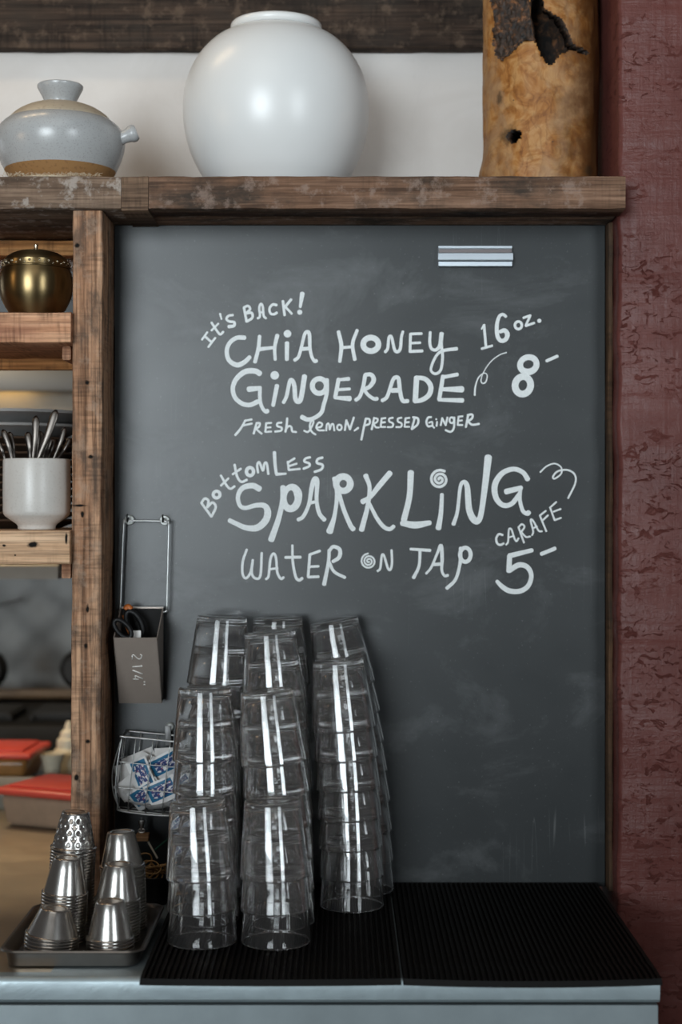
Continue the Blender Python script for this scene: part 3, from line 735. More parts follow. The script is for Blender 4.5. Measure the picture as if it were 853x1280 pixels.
def pan(px, py, lab):
    D = 3.95; c = P(px, py, D)
    e = empty('frying_pan', c, lab, 'pan', None)
    bm = BM(); t = BM(); lathe(t, [(0, 0), (0.036, 0), (0.050, 0.026), (0.048, 0.026), (0.035, 0.003), (0, 0.003)], 32)
    merge(bm, t, Matrix.Translation(c) @ Matrix.Rotation(-PI/2, 4, 'X'))
    part('pan_bowl', bm, M_iron, e, auto=40)
    bm = BM(); tube(bm, [c+Vector((0, -0.02, 0.045)), c+Vector((0, -0.01, 0.10)), c+Vector((0, 0.0, 0.15))], 0.006, 8, 4)
    part('handle', bm, M_iron, e, auto=None)
    bm = BM(); tube(bm, [c+Vector((0, 0.0, 0.146)), c+Vector((0, 0.05, 0.152)), c+Vector((0, 0.425, 0.152))], 0.003, 8, 1)
    solo('wall_peg', bm, M_steel_dull, c+Vector((0, 0.4, 0.15)), lab.replace('black pan', 'steel peg holding the black pan'), 'peg')
pan(98, 838, 'black pan hung in the kitchen just left of the post')
pan(-18, 838, 'black pan hung in the kitchen at the photo edge')

def tub(name, c, sx, sy, h, rz, lab, body_mat, ribs):
    e = empty(name, c, lab, 'container'); e.rotation_euler = (0, 0, rz)
    t = BM(); box(t, -sx/2, sx/2, -sy/2, sy/2, 0, h, 0.012, 4)
    for v in t.verts:
        k = 0.90+0.10*v.co.z/h; v.co.x *= k; v.co.y *= k
    part('tub', t, body_mat, e, world=False)
    t = BM(); box(t, -sx/2-0.008, sx/2+0.008, -sy/2-0.008, sy/2+0.008, h+0.0005, h+0.013, 0.006, 3)
    box(t, -sx/2+0.012, sx/2-0.012, -sy/2+0.012, sy/2-0.012, h+0.012, h+0.018, 0.004, 2)
    part('lid', t, M_red_lid, e, world=False, label='red plastic lid')
    return e
tub('food_container', P(84, 1030, 2.80) * 1.0 - Vector((0, 0, P(84, 1030, 2.80).z-COUNTER_Z)) + Vector((0.0, 0.015, 0)), 0.19, 0.15, 0.055, math.radians(-24), 'cloudy food container with red lid on the counter nearest the post', M_cloudy, 0)
# steel pan with the amber tub behind it
pn = empty('hotel_pan', (-0.72, 0.70, COUNTER_Z), 'shallow steel pan on the counter behind the nearest red lidded container', 'pan')
bm = BM(); t = BM()
def rect_ring(x0, x1, y0, y1, z): return [(x0, y0, z), (x1, y0, z), (x1, y1, z), (x0, y1, z)]
def shell(bm, rings, cap0=True, cap1=False):
    R = [[bm.verts.new(p) for p in r] for r in rings]
    for A, B in zip(R[:-1], R[1:]):
        n = len(A)
        for k in range(n): bm.faces.new((A[k], A[(k+1) % n], B[(k+1) % n], B[k]))
    if cap0: bm.faces.new(R[0])
    if cap1: bm.faces.new(R[-1])
shell(bm, [rect_ring(-1.02, -0.535, 0.62, 0.79, COUNTER_Z), rect_ring(-1.03, -0.527, 0.61, 0.797, COUNTER_Z+0.026), rect_ring(-1.04, -0.515, 0.60, 0.80, COUNTER_Z+0.026), rect_ring(-1.04, -0.515, 0.60, 0.80, COUNTER_Z+0.029), rect_ring(-1.028, -0.529, 0.612, 0.795, COUNTER_Z+0.029), rect_ring(-1.018, -0.537, 0.622, 0.788, COUNTER_Z+0.002)], True, True)
part('pan_shell', bm, M_lip, pn, smooth=False)
kc = empty('kitchen_counter', (-0.9, 1.0, 0), 'steel work counter in the kitchen under the amber container and bottle', 'counter')
part('work_top', box(BM(), -1.5, -0.35, 0.802, 1.25, 0.925, 0.958, 0.004), M_steel_dull, kc, auto=30)
part('cabinet', box(BM(), -1.48, -0.37, 0.83, 1.24, 0.0, 0.9245, 0.004), M_steel_dull, kc, auto=30)
tub('food_container', Vector((-0.745, 0.92, 0.9585)), 0.26, 0.16, 0.052, math.radians(-3), 'amber food container with red lid farther back on the kitchen counter', M_amber, 0)
bt = empty('squeeze_bottle', (XP(84, 3.3), 0.99, 0.9585), 'cream plastic squeeze bottle on the kitchen counter just left of the post', 'bottle')
bm = BM(); lathe(bm, smooth_prof([(0.030, 0.0), (0.033, 0.004), (0.033, 0.038), (0.031, 0.046), (0.026, 0.052)], 3)+[(0, 0.052)], 32, bt.location); part('bottle_body', bm, M_bottle, bt)
bm = BM(); lathe(bm, [(0.0245, 0.0522), (0.025, 0.060), (0.024, 0.070), (0.018, 0.074), (0.017, 0.084), (0.014, 0.088), (0.009, 0.092), (0.006, 0.104), (0.003, 0.108), (0, 0.108)], 28, bt.location); part('cap', bm, M_bottle, bt, auto=30)
jg = empty('cream_jug', (XP(66, 3.25), 0.915, 0.9585), 'small cream pouring cup beside the squeeze bottle', 'cup')
bm = BM(); lathe(bm, [(0, 0), (0.017, 0), (0.018, 0.03), (0.024, 0.044), (0.026, 0.052), (0.0245, 0.052), (0.016, 0.028), (0.015, 0.004), (0, 0.003)], 28, jg.location); part('cup_body', bm, M_bottle, jg, auto=40)

# ------------------------------------------------------------------ chalkboard
bX0, bX1, bZ0, bZ1 = XP(138, 2.33), XP(757, 2.33), 0.9545, ZP(281.3, 2.33)
cb = empty('chalkboard', (0.0, 0.0, bZ0), 'large dark slate chalkboard with white hand lettered drink prices', 'chalkboard')
part('panel', box(BM(), -0.3300, bX1, 0.0, 0.0215, bZ0, bZ1, 0.0008, 1), M_board.m, cb, auto=30)

STROKE = [0]
def ribbon(bm, pts, wds, y=-0.0003, D=2.33, curve=True, closed=False):
    """one painted stroke; points and widths are given on the board in the 853 x 1280 frame"""
    P2 = [Vector((p[0], p[1], w)) for p, w in zip(pts, wds)]
    if curve and len(P2) > 2: P2 = smooth_pts(P2, 7, closed)
    STROKE[0] = (STROKE[0]+1) % 6; y0 = y-0.00012*STROKE[0]
    n = len(P2); L = []; R = []; lift = [0.0]
    def at(x, z): return bm.verts.new((XP(x, D), y0-0.00010*lift[0], ZP(z, D)))
    tg = []
    for i in range(n):
        a = P2[(i-1) % n] if (i > 0 or closed) else P2[i]
        b = P2[(i+1) % n] if (i < n-1 or closed) else P2[i]
        d = Vector((b.x-a.x, b.y-a.y)); d = d.normalized() if d.length > 1e-6 else Vector((1, 0)); tg.append(d)
        nx, ny = -d.y, d.x; h = P2[i].z/2; lift[0] = 0.0 if closed else i/max(1, n-1)
        L.append(at(P2[i].x+nx*h, P2[i].y+ny*h)); R.append(at(P2[i].x-nx*h, P2[i].y-ny*h))
    for i in range(n if closed else n-1):
        j = (i+1) % n
        try: bm.faces.new((L[i], L[j], R[j], R[i]))
        except ValueError: pass
    if not closed:
        for i, sg, A, B in ((0, -1, L[0], R[0]), (n-1, 1, L[-1], R[-1])):
            h = P2[i].z/2; d = tg[i]*sg; arc = []; lift[0] = i/max(1, n-1)
            nx, ny = -tg[i].y, tg[i].x
            for k in range(1, 6):
                a = PI*k/6
                arc.append(at(P2[i].x+nx*h*math.cos(a)+d.x*h*math.sin(a)*0.75, P2[i].y+ny*h*math.cos(a)+d.y*h*math.sin(a)*0.75))
            bm.faces.new([A]+arc+[B])
def dot(bm, x, y, r, D=2.33, yy=-0.0004):
    bm.faces.new([bm.verts.new((XP(x+r*math.cos(2*PI*k/20), D), yy, ZP(y+r*math.sin(2*PI*k/20), D))) for k in range(20)])
class Crop:
    def __init__(s, ox, oy, sc): s.ox, s.oy, s.sc = ox, oy, sc
    def pt(s, p): return (s.ox+p[0]/s.sc, s.oy+p[1]/s.sc)
    def st(s, bm, w, pts, curve=True, closed=False):
        ws = w if isinstance(w, (list, tuple)) else [w]*len(pts)
        if len(ws) != len(pts):   # spread a short width list along the stroke
            m = len(ws)-1; out = []
            for i in range(len(pts)):
                t = i*m/(len(pts)-1); k = min(int(t), m-1); out.append(ws[k]+(ws[k+1]-ws[k])*(t-k))
            ws = out
        ribbon(bm, [s.pt(p) for p in pts], [x/s.sc for x in ws], curve=curve, closed=closed)
    def ring(s, bm, w, cx, cy, rx, ry, rot=0.0):
        pts = []
        for k in range(14):
            a = 2*PI*k/14; x = rx*math.cos(a); y = ry*math.sin(a)
            pts.append((cx+x*math.cos(rot)-y*math.sin(rot), cy+x*math.sin(rot)+y*math.cos(rot)))
        s.st(bm, w, pts, True, True)
    def dot(s, bm, x, y, r): q = s.pt((x, y)); dot(bm, q[0], q[1], r/s.sc)
    def spiral(s, bm, w, cx, cy, a0, r0, r1, turns):
        pts = []; n = int(turns*12)
        for k in range(n+1):
            t = k/n; a = a0-2*PI*turns*t; r = r0+(r1-r0)*t
            pts.append((cx+r*math.cos(a), cy+r*math.sin(a)))
        s.st(bm, w, pts)
A = Crop(245, 355, 853/170); B = Crop(410, 390, 853/180); C_ = Crop(580, 380, 853/130); D_ = Crop(285, 505, 853/160)
E = Crop(440, 505, 853/170); F = Crop(240, 560, 853/170); G = Crop(400, 565, 853/170); H = Crop(560, 560, 853/170)
I = Crop(600, 620, 853/110); J = Crop(295, 670, 853/150); K = Crop(440, 670, 853/160)
def lettering(bm, text):
    part('hand_lettering', bm, M_chalk, cb, smooth=False, label='white hand lettering reading ' + text)
# It's BACK!
bm = BM(); s = A
s.st(bm, 13, [(38, 350), (72, 302)]); s.st(bm, 15, [(56, 328), (100, 366)]); s.st(bm, 14, [(78, 396), (122, 338)])
s.st(bm, 15, [(98, 242), (138, 302), (155, 316), (172, 300)]); s.st(bm, 13, [(98, 292), (142, 248)]); s.st(bm, [14, 10], [(152, 187), (161, 222)])
s.st(bm, [16, 15, 17, 22], [(232, 195), (205, 200), (192, 220), (210, 235), (240, 240), (238, 262), (206, 268)])
s.st(bm, 16, [(302, 148), (318, 236)]); s.st(bm, 16, [(302, 147), (328, 138), (340, 158), (316, 184)]); s.st(bm, 17, [(316, 184), (350, 182), (354, 212), (320, 236)])
s.st(bm, 15, [(388, 216), (402, 202), (398, 150), (408, 125), (420, 142), (425, 198), (440, 216)]); s.st(bm, 13, [(398, 180), (425, 174)])
s.st(bm, [18, 15, 17], [(506, 132), (480, 130), (462, 155), (468, 184), (490, 190), (508, 180)])
s.st(bm, 17, [(546, 107), (557, 196)]); s.st(bm, 17, [(598, 97), (555, 150)]); s.st(bm, 15, [(564, 146), (602, 187)])
s.st(bm, [30, 17], [(668, 60), (655, 145)]); s.dot(bm, 652, 177, 16)
lettering(bm, "It's BACK!")
# CHiA HONEY
bm = BM()
s.st(bm, [28, 26, 27, 32, 26], [(306, 337), (255, 338), (212, 370), (194, 420), (208, 478), (258, 508), (305, 490), (338, 458)])
s.st(bm, [22, 24, 24], [(400, 327), (392, 405), (371, 490)]); s.st(bm, [26, 19], [(394, 410), (495, 398)]); s.st(bm, [26, 22, 20], [(511, 322), (495, 398), (498, 475)])
s.dot(bm, 575, 312, 24); s.st(bm, [28, 25], [(572, 370), (571, 474)])
s.st(bm, [22, 20, 24, 20, 24], [(620, 478), (645, 455), (665, 385), (683, 315), (702, 300), (713, 322), (716, 400), (727, 455), (745, 484), (757, 482)]); s.st(bm, 24, [(668, 408), (716, 404)])
lettering(bm, 'CHIA'); bm = BM()
s = B
s.st(bm, [22, 24, 20], [(63, 117), (80, 200), (71, 294)]); s.st(bm, [20, 22], [(174, 108), (147, 190), (160, 282)]); s.st(bm, 18, [(78, 212), (150, 206)])
s.ring(bm, 34, 255, 192, 45, 40)
s.st(bm, [18, 17, 20, 16], [(340, 237), (355, 215), (362, 152), (378, 150), (395, 222), (413, 236), (430, 215), (436, 150), (445, 116)])
s.st(bm, 16, [(556, 128), (490, 130)]); s.st(bm, 17, [(490, 130), (487, 236)]); s.st(bm, 15, [(487, 185), (548, 182)]); s.st(bm, 18, [(487, 234), (560, 231)])
s.st(bm, [17, 18, 26], [(607, 120), (604, 180), (615, 218), (643, 224), (665, 195), (674, 128)])
s.st(bm, [26, 17, 17, 17, 15, 16, 18, 22], [(674, 128), (672, 190), (680, 262), (670, 340), (640, 366), (612, 348), (620, 305), (650, 250), (690, 228), (764, 218)])
lettering(bm, 'HONEY')
# GiNGERADE
bm = BM(); s = A
s.st(bm, [34, 34, 28, 28, 30], [(402, 562), (370, 546), (310, 550), (257, 592), (232, 650), (245, 710), (290, 750), (340, 758), (388, 738)])
s.st(bm, [36, 28], [(332, 660), (400, 654)]); s.st(bm, [24, 22, 28], [(402, 648), (403, 730), (418, 778), (438, 800), (450, 796)])
s.dot(bm, 495, 573, 27); s.st(bm, [28, 24], [(509, 638), (485, 762)])
s.st(bm, [22, 24, 28, 30, 32], [(550, 744), (570, 700), (588, 615), (604, 604), (618, 640), (624, 715), (640, 738), (660, 715), (682, 578)])
s.ring(bm, 32, 775, 640, 44, 46); s.st(bm, [26, 24, 26, 26, 30], [(822, 600), (822, 680), (803, 755), (786, 808), (740, 842), (700, 850), (665, 834)])
s = B
s.st(bm, 24, [(64, 398), (44, 505)]); s.st(bm, [16, 24], [(60, 402), (124, 396)]); s.st(bm, 18, [(55, 461), (130, 456)]); s.st(bm, [18, 32], [(42, 508), (130, 513)])
s.st(bm, [24, 22, 22], [(222, 372), (210, 440), (190, 500), (166, 522)]); s.st(bm, [22, 28, 22], [(222, 371), (258, 372), (272, 404), (248, 442), (212, 460)]); s.st(bm, [20, 20, 24], [(212, 458), (240, 492), (272, 514), (292, 514)])
s.st(bm, [22, 22, 24, 24, 24], [(322, 525), (352, 500), (385, 405), (404, 387), (420, 398), (428, 468), (443, 524), (474, 528)]); s.st(bm, 28, [(380, 465), (426, 464)])
s.st(bm, 32, [(526, 388), (518, 528)]); s.st(bm, [24, 30, 30, 24], [(524, 388), (578, 398), (610, 440), (600, 490), (560, 520), (515, 530)])
s.st(bm, 24, [(683, 380), (660, 518)]); s.st(bm, 22, [(685, 386), (768, 370)]); s.st(bm, [22, 38], [(675, 458), (795, 458)]); s.st(bm, [20, 28], [(658, 520), (798, 524)])
lettering(bm, 'GINGERADE')
# 16 oz. 8-
bm = BM(); s = C_
s.st(bm, 22, [(166, 172), (182, 350)]); s.st(bm, 14, [(164, 172), (146, 206)]); s.st(bm, 20, [(147, 367), (234, 342)])
s.st(bm, [24, 26, 34, 34, 40, 30], [(346, 104), (322, 86), (292, 102), (272, 170), (275, 255), (302, 300), (342, 292), (358, 250), (335, 217), (298, 228)])
s.ring(bm, 22, 448, 175, 28, 31); s.st(bm, 20, [(490, 114), (546, 94)]); s.st(bm, 20, [(546, 94), (508, 178)]); s.st(bm, 20, [(508, 180), (578, 156)]); s.dot(bm, 620, 138, 17)
s.ring(bm, [48, 55, 46, 50], 530, 497, 68, 60, -0.3); s.ring(bm, 56, 485, 667, 63, 72, 0.2)
s.st(bm, 26, [(680, 467), (768, 428)])
lettering(bm, '16 oz. 8-')
bm = BM()
s.st(bm, [16, 12, 9, 9, 12, 9, 8, 8, 9], [(90, 748), (95, 680), (120, 605), (165, 568), (192, 585), (180, 640), (152, 650), (142, 620), (165, 555), (220, 475), (290, 420), (350, 398)])
part('pen_flourish', bm, M_chalk, cb, smooth=False, label='thin white curl by the first price')
# FRESH lemon, PRESSED GINGER
bm = BM(); s = D_
s.st(bm, [17, 14], [(50, 207), (85, 165), (118, 108)]); s.st(bm, 14, [(112, 112), (160, 103)]); s.st(bm, 14, [(104, 143), (160, 130)])
s.st(bm, 15, [(192, 128), (172, 198)]); s.st(bm, 14, [(190, 127), (213, 128), (206, 153), (182, 164)]); s.st(bm, 14, [(184, 160), (205, 182), (226, 198)])
s.st(bm, 13, [(290, 126), (256, 128)]); s.st(bm, 14, [(256, 128), (250, 186)]); s.st(bm, 12, [(252, 158), (286, 155)]); s.st(bm, 13, [(252, 186), (290, 184)])
s.st(bm, 14, [(358, 124), (332, 128), (330, 147), (358, 158), (354, 178), (314, 184)])
s.st(bm, 15, [(396, 95), (392, 140), (384, 186)]); s.st(bm, 14, [(388, 165), (408, 147), (424, 156), (430, 182), (456, 187)])
s.st(bm, 13, [(508, 178), (535, 186), (560, 150), (571, 118), (557, 112), (546, 150), (560, 185), (585, 204)])
s.st(bm, 13, [(588, 158), (620, 152), (628, 132), (606, 124), (591, 150), (603, 174), (642, 176)])
s.st(bm, 12, [(656, 178), (660, 138), (673, 132), (679, 172), (690, 138), (703, 136), (710, 178)])
s.ring(bm, 13, 744, 156, 15, 18); s.st(bm, 14, [(780, 175), (790, 108)]); s.st(bm, 14, [(790, 108), (814, 170)]); s.st(bm, 14, [(814, 170), (840, 90)])
s = E
s.st(bm, [10, 15], [(16, 168), (40, 150)])
s.st(bm, 14, [(88, 92), (75, 150), (60, 224)]); s.st(bm, 13, [(86, 92), (110, 96), (110, 124), (78, 136)])
s.st(bm, 13, [(140, 87), (125, 160)]); s.st(bm, 12, [(138, 87), (162, 95), (155, 115), (132, 124)]); s.st(bm, 12, [(135, 122), (150, 145), (170, 148)])
def sE(x, y, dx=28, h=56): s.st(bm, 12, [(x+dx+3, y), (x+6, y+3)]); s.st(bm, 12, [(x+6, y+2), (x, y+h)]); s.st(bm, 12, [(x+3, y+h*.52), (x+dx, y+h*.47)]); s.st(bm, 12, [(x, y+h), (x+dx+2, y+h)])
sE(181, 88); sE(331, 87); sE(664, 77, 28, 55)
for x in (228, 282): s.st(bm, 12, [(x+30, 86), (x+8, 92), (x+8, 110), (x+30, 122), (x+26, 143), (x-4, 145)])
s.st(bm, 13, [(395, 87), (376, 156)]); s.st(bm, 14, [(384, 83), (415, 92), (412, 128), (376, 158)])
s.st(bm, 13, [(498, 82), (478, 86), (468, 115), (479, 140), (498, 138)]); s.st(bm, 11, [(484, 118), (504, 113), (507, 138), (518, 150)])
s.dot(bm, 530, 96, 6); s.st(bm, 12, [(535, 112), (532, 138)])
s.st(bm, 12, [(558, 134), (567, 88)]); s.st(bm, 12, [(567, 88), (589, 134)]); s.st(bm, 12, [(589, 134), (600, 84)])
s.ring(bm, 12, 627, 102, 14, 18); s.st(bm, 13, [(643, 84), (640, 150), (620, 174), (588, 164)])
s.st(bm, 14, [(730, 70), (716, 145)]); s.st(bm, 14, [(726, 70), (755, 66), (754, 90), (722, 112)]); s.st(bm, 14, [(728, 108), (755, 130), (798, 125)])
lettering(bm, 'FRESH lemon, PRESSED GINGER')
# BottomLess
bm = BM(); s = F
s.st(bm, 16, [(60, 345), (122, 430)]); s.st(bm, 16, [(60, 345), (80, 318), (104, 330), (97, 372)]); s.st(bm, 16, [(97, 372), (130, 342), (150, 372), (124, 430)])
s.ring(bm, 20, 155, 292, 21, 21)
s.st(bm, 15, [(182, 172), (222, 240), (245, 255), (268, 240)]); s.st(bm, 14, [(182, 236), (230, 190)])
s.st(bm, 16, [(268, 105), (284, 178), (310, 212), (345, 200)]); s.st(bm, 15, [(256, 165), (308, 130)])
s.ring(bm, 22, 365, 148, 22, 25)
s.st(bm, 15, [(415, 155), (410, 108), (424, 90), (446, 142), (455, 98), (470, 98), (480, 164)])
s.st(bm, [22, 19], [(518, 27), (522, 100), (530, 162)]); s.st(bm, [20, 14], [(530, 165), (590, 161)])
s.st(bm, 14, [(602, 85), (608, 138)]); s.st(bm, 14, [(602, 92), (645, 65)]); s.st(bm, 13, [(606, 115), (658, 98)]); s.st(bm, 14, [(608, 138), (678, 131)])
s.st(bm, 15, [(742, 58), (714, 66), (706, 85), (735, 96), (736, 114), (700, 130)])
s.st(bm, 16, [(820, 60), (790, 70), (786, 94), (820, 106), (812, 134), (770, 150)])
lettering(bm, 'BottomLess')
# SPARKLING
bm = BM()
s.st(bm, [38, 34, 26, 26, 30, 44, 44, 30, 28], [(424, 256), (380, 236), (320, 250), (290, 300), (300, 358), (335, 376), (400, 360), (455, 362), (476, 400), (462, 455), (410, 500), (340, 500), (280, 475), (236, 454)])
s.st(bm, [34, 30, 34, 40], [(572, 245), (568, 330), (545, 440), (498, 575)]); s.ring(bm, [46, 44, 34, 52], 622, 313, 46, 68, 0.1)
s.st(bm, [24, 24, 34, 24, 28], [(667, 450), (700, 428), (735, 350), (752, 250), (770, 197), (786, 212), (783, 330), (800, 410), (832, 450)]); s.st(bm, 20, [(742, 345), (783, 336)])
s = G
s.st(bm, [30, 26, 26, 44], [(92, 165), (108, 265), (92, 400), (62, 498)]); s.ring(bm, [44, 38, 44, 40], 147, 199, 44, 45); s.st(bm, [26, 28, 32], [(120, 258), (150, 360), (190, 455), (210, 484)])
s.st(bm, [32, 26, 28, 34], [(288, 148), (312, 222), (300, 340), (262, 488)]); s.st(bm, [36, 34, 28, 34], [(440, 132), (370, 215), (318, 280), (268, 312)]); s.st(bm, [20, 26, 26, 24], [(310, 320), (355, 410), (400, 468), (438, 484), (464, 466)])
s.st(bm, [40, 36, 38], [(571, 128), (562, 280), (528, 425)]); s.st(bm, [34, 44, 30], [(516, 446), (600, 458), (690, 444)])
s.spiral(bm, 17, 752, 172, math.radians(-58), 60, 5, 2.35)
s.st(bm, [24, 28, 36], [(766, 266), (760, 380), (744, 478)])
s = H
s.st(bm, [26, 22, 22, 26, 34, 40, 42, 34, 38, 46], [(36, 478), (60, 400), (78, 250), (98, 214), (122, 244), (135, 390), (174, 458), (206, 425), (232, 250), (254, 58)])
s.st(bm, [32, 28, 32, 38, 34, 30, 30], [(502, 196), (470, 152), (410, 132), (340, 160), (296, 230), (302, 310), (345, 358), (400, 350), (452, 288)])
s.st(bm, [36, 30], [(366, 274), (460, 250)]); s.st(bm, [24, 24, 26, 32], [(456, 246), (452, 320), (470, 392), (498, 412), (508, 404)])
lettering(bm, 'SPARKLING')
bm = BM()
s.st(bm, [10, 9, 10, 12, 11, 12], [(580, 152), (620, 115), (670, 98), (710, 120), (712, 160), (672, 192), (660, 180), (690, 146), (750, 138), (795, 165), (800, 220), (755, 315)])
part('pen_flourish', bm, M_chalk, cb, smooth=False, label='thin white curl above the carafe price')
# WATER ON TAP
bm = BM(); s = J
s.st(bm, 18, [(78, 96), (50, 180), (48, 268), (72, 300), (105, 258), (121, 170)]); s.st(bm, 18, [(120, 172), (114, 268), (145, 303), (175, 278), (184, 120)])
s.st(bm, 18, [(215, 307), (233, 282), (245, 170), (265, 126), (285, 152), (295, 258), (320, 303), (340, 294)]); s.st(bm, 16, [(243, 236), (298, 228)])
s.st(bm, [17, 20, 22], [(402, 66), (405, 180), (425, 288), (450, 314), (472, 300)]); s.st(bm, 21, [(353, 152), (460, 150)])
s.st(bm, 20, [(526, 132), (514, 290)]); s.st(bm, 19, [(526, 132), (598, 106)]); s.st(bm, 18, [(520, 219), (588, 215)]); s.st(bm, 20, [(515, 292), (588, 289)])
s.st(bm, [24, 24, 30], [(664, 100), (658, 190), (628, 344)]); s.st(bm, [22, 26, 30, 24], [(662, 110), (692, 76), (738, 96), (735, 150), (690, 182)]); s.st(bm, 22, [(664, 186), (700, 254), (776, 295)])
lettering(bm, 'WATER'); bm = BM()
s = K
s.spiral(bm, 12, 113, 168, math.radians(-95), 52, 4, 2.6)
s.st(bm, 16, [(172, 234), (190, 213), (200, 132), (215, 132), (240, 213), (257, 224), (268, 180), (265, 94)])
lettering(bm, 'ON'); bm = BM()
s.st(bm, [18, 21], [(392, 87), (522, 96)]); s.st(bm, [20, 20, 24], [(455, 96), (448, 200), (412, 278)])
s.st(bm, [16, 17, 26, 17, 20], [(496, 250), (530, 208), (570, 115), (595, 62), (602, 150), (600, 228), (618, 264), (640, 262)]); s.st(bm, 22, [(548, 190), (598, 186)])
s.st(bm, [24, 22, 22, 24], [(726, 80), (722, 180), (692, 288), (634, 348)]); s.ring(bm, 27, 757, 125, 35, 47)
lettering(bm, 'TAP')
# CARAFE 5-
bm = BM(); s = I
s.st(bm, 22, [(222, 378), (185, 370), (160, 410), (168, 456), (198, 474), (232, 460)])
s.st(bm, 18, [(256, 472), (275, 440), (280, 340), (291, 315), (310, 330), (335, 408), (356, 438), (376, 410)]); s.st(bm, 16, [(280, 402), (330, 386)])
s.st(bm, 19, [(376, 302), (428, 452)]); s.st(bm, 18, [(376, 302), (408, 274), (434, 300), (400, 350)]); s.st(bm, 18, [(402, 348), (448, 396), (490, 392)])
s.st(bm, 18, [(508, 380), (518, 340), (494, 242), (505, 228), (530, 260), (570, 335), (604, 342)]); s.st(bm, 16, [(510, 316), (556, 294)])
s.st(bm, 18, [(582, 188), (645, 342)]); s.st(bm, 18, [(582, 190), (640, 144)]); s.st(bm, 18, [(610, 236), (662, 187)])
s.st(bm, 18, [(682, 112), (726, 234)]); s.st(bm, 18, [(682, 112), (742, 58)]); s.st(bm, 18, [(715, 152), (784, 126)]); s.st(bm, 18, [(726, 234), (788, 212)])
s.st(bm, [50, 40], [(288, 580), (506, 526)]); s.st(bm, 50, [(290, 580), (282, 728)])
s.st(bm, [50, 52, 44, 46, 50, 50, 34], [(286, 722), (380, 668), (462, 690), (500, 770), (470, 870), (390, 922), (290, 920), (220, 880), (166, 826)])
s.st(bm, 38, [(598, 562), (730, 508)])
lettering(bm, 'CARAFE 5-')

# ------------------------------------------------------------------ aluminium clip rail on the board
cr = empty('clip_rail', P(594, 333, 2.33), 'short aluminium ticket clip rail stuck near the top of the chalkboard', 'clip rail')
x0, x1 = XP(548, 2.33), XP(639.5, 2.33)
def zz(py): return ZP(py, 2.318)
bm = BM(); extrude_profile(bm, [(-0.0005, zz(332.5)), (-0.012, zz(332.5)), (-0.0125, zz(327.5)), (-0.006, zz(327)), (-0.006, zz(317)), (-0.0095, zz(309.5)), (-0.0095, zz(307.2)), (-0.0005, zz(307.2))], x0, x1)
part('channel', bm, M_alu, cr, smooth=False)
bm = BM(); extrude_profile(bm, [(-0.0062, zz(316)), (-0.0098, zz(311)), (-0.0108, zz(311.4)), (-0.0105, zz(316.5))], x0+0.0004, x1-0.0004)
part('grip_strip', bm, M_alu_dark, cr, smooth=False, label='dark grip strip')
bm = BM(); extrude_profile(bm, [(-0.0065, zz(326.3)), (-0.0150, zz(326.3)), (-0.0158, zz(325)), (-0.0152, zz(317)), (-0.0125, zz(315.8)), (-0.0065, zz(316.6))], x0-0.0008, x1+0.0010)
part('front_cover', bm, M_alu, cr, smooth=False)

# ------------------------------------------------------------------ metal box on wire hanger
def magnet(px, py, lab):
    c = P(px, py, 2.33); c.y = -0.0005
    e = empty('magnet_hook', c, lab, 'magnet', 'magnets holding the wire hanger')
    bm = BM(); t = BM(); lathe(t, [(0, 0), (0.0070, 0), (0.0074, 0.001), (0.0074, 0.0045), (0.0064, 0.0062), (0, 0.0066)], 28)
    merge(bm, t, Matrix.Translation(c) @ Matrix.Rotation(PI/2, 4, 'X')); part('disc', bm, M_magnet, e, auto=40)
    bm = BM(); tube(bm, [c+Vector((-.001, -0.0064, 0.003)), c+Vector((-.001, -0.014, 0.002)), c+Vector((-.001, -0.020, -0.002)), c+Vector((-.001, -0.0225, 0.004)), c+Vector((-.001, -0.022, 0.0085))], 0.0013, 8, 4)
    part('hook', bm, M_black, e, auto=None, label='dark hook')
magnet(162.5, 650, 'left magnetic hook disc carrying the wire hanger')
magnet(206.5, 650.5, 'right magnetic hook disc carrying the wire hanger')
hb = empty('scissor_box', P(176, 870, 2.30), 'grey steel box stamped 2 1/4" hanging on a wire loop from two magnets', 'box')
bX0_, bX1_ = -0.3190, -0.2572
zTB = ZP(759.5, 2.31); yB = -0.014
zTF = ZP(797, 2.240); yTF = 2.240-CAMD; zBF = ZP(879, 2.298); yBF = 2.298-CAMD
def steel_box():
    bm = BM(); th = 0.0012
    sec_o = [(yB, zTB), (yTF, zTF), (yBF, zBF), (yB, zBF+0.012)]
    xo0, xo1 = bX0_, bX1_
    def quad(a, b, c, d): bm.faces.new([bm.verts.new(p) for p in (a, b, c, d)])
    def pnl(a, b, c, d, nrm):
        n = Vector(nrm)*th; A_ = [Vector(q) for q in (a, b, c, d)]; B_ = [q+n for q in A_]
        va = [bm.verts.new(q) for q in A_]; vb = [bm.verts.new(q) for q in B_]
        bm.faces.new(va); bm.faces.new(vb)
        for k in range(4): bm.faces.new((va[k], va[(k+1) % 4], vb[(k+1) % 4], vb[k]))
    (yb, zb), (yf, zf), (yg, zg), (yh, zh) = sec_o
    pnl((xo0, yf, zf), (xo1, yf, zf), (xo1, yg, zg), (xo0, yg, zg), (0, 1, 0))
    pnl((xo0, yb, zb), (xo1, yb, zb), (xo1, yh, zh), (xo0, yh, zh), (0, -1, 0))
    for x, n in ((xo0, 1), (xo1, -1)): pnl((x, yb, zb), (x, yf, zf), (x, yg, zg), (x, yh, zh), (n, 0, 0))
    pnl((xo0, yg, zg), (xo1, yg, zg), (xo1, yh, zh), (xo0, yh, zh), (0, 0, 1))
    return bm
part('box_shell', steel_box(), M_box, hb, smooth=False)
yw = -0.018
bm = BM()
def PW(px, py): q = P(px, py, 2.312); q.y = yw; return q
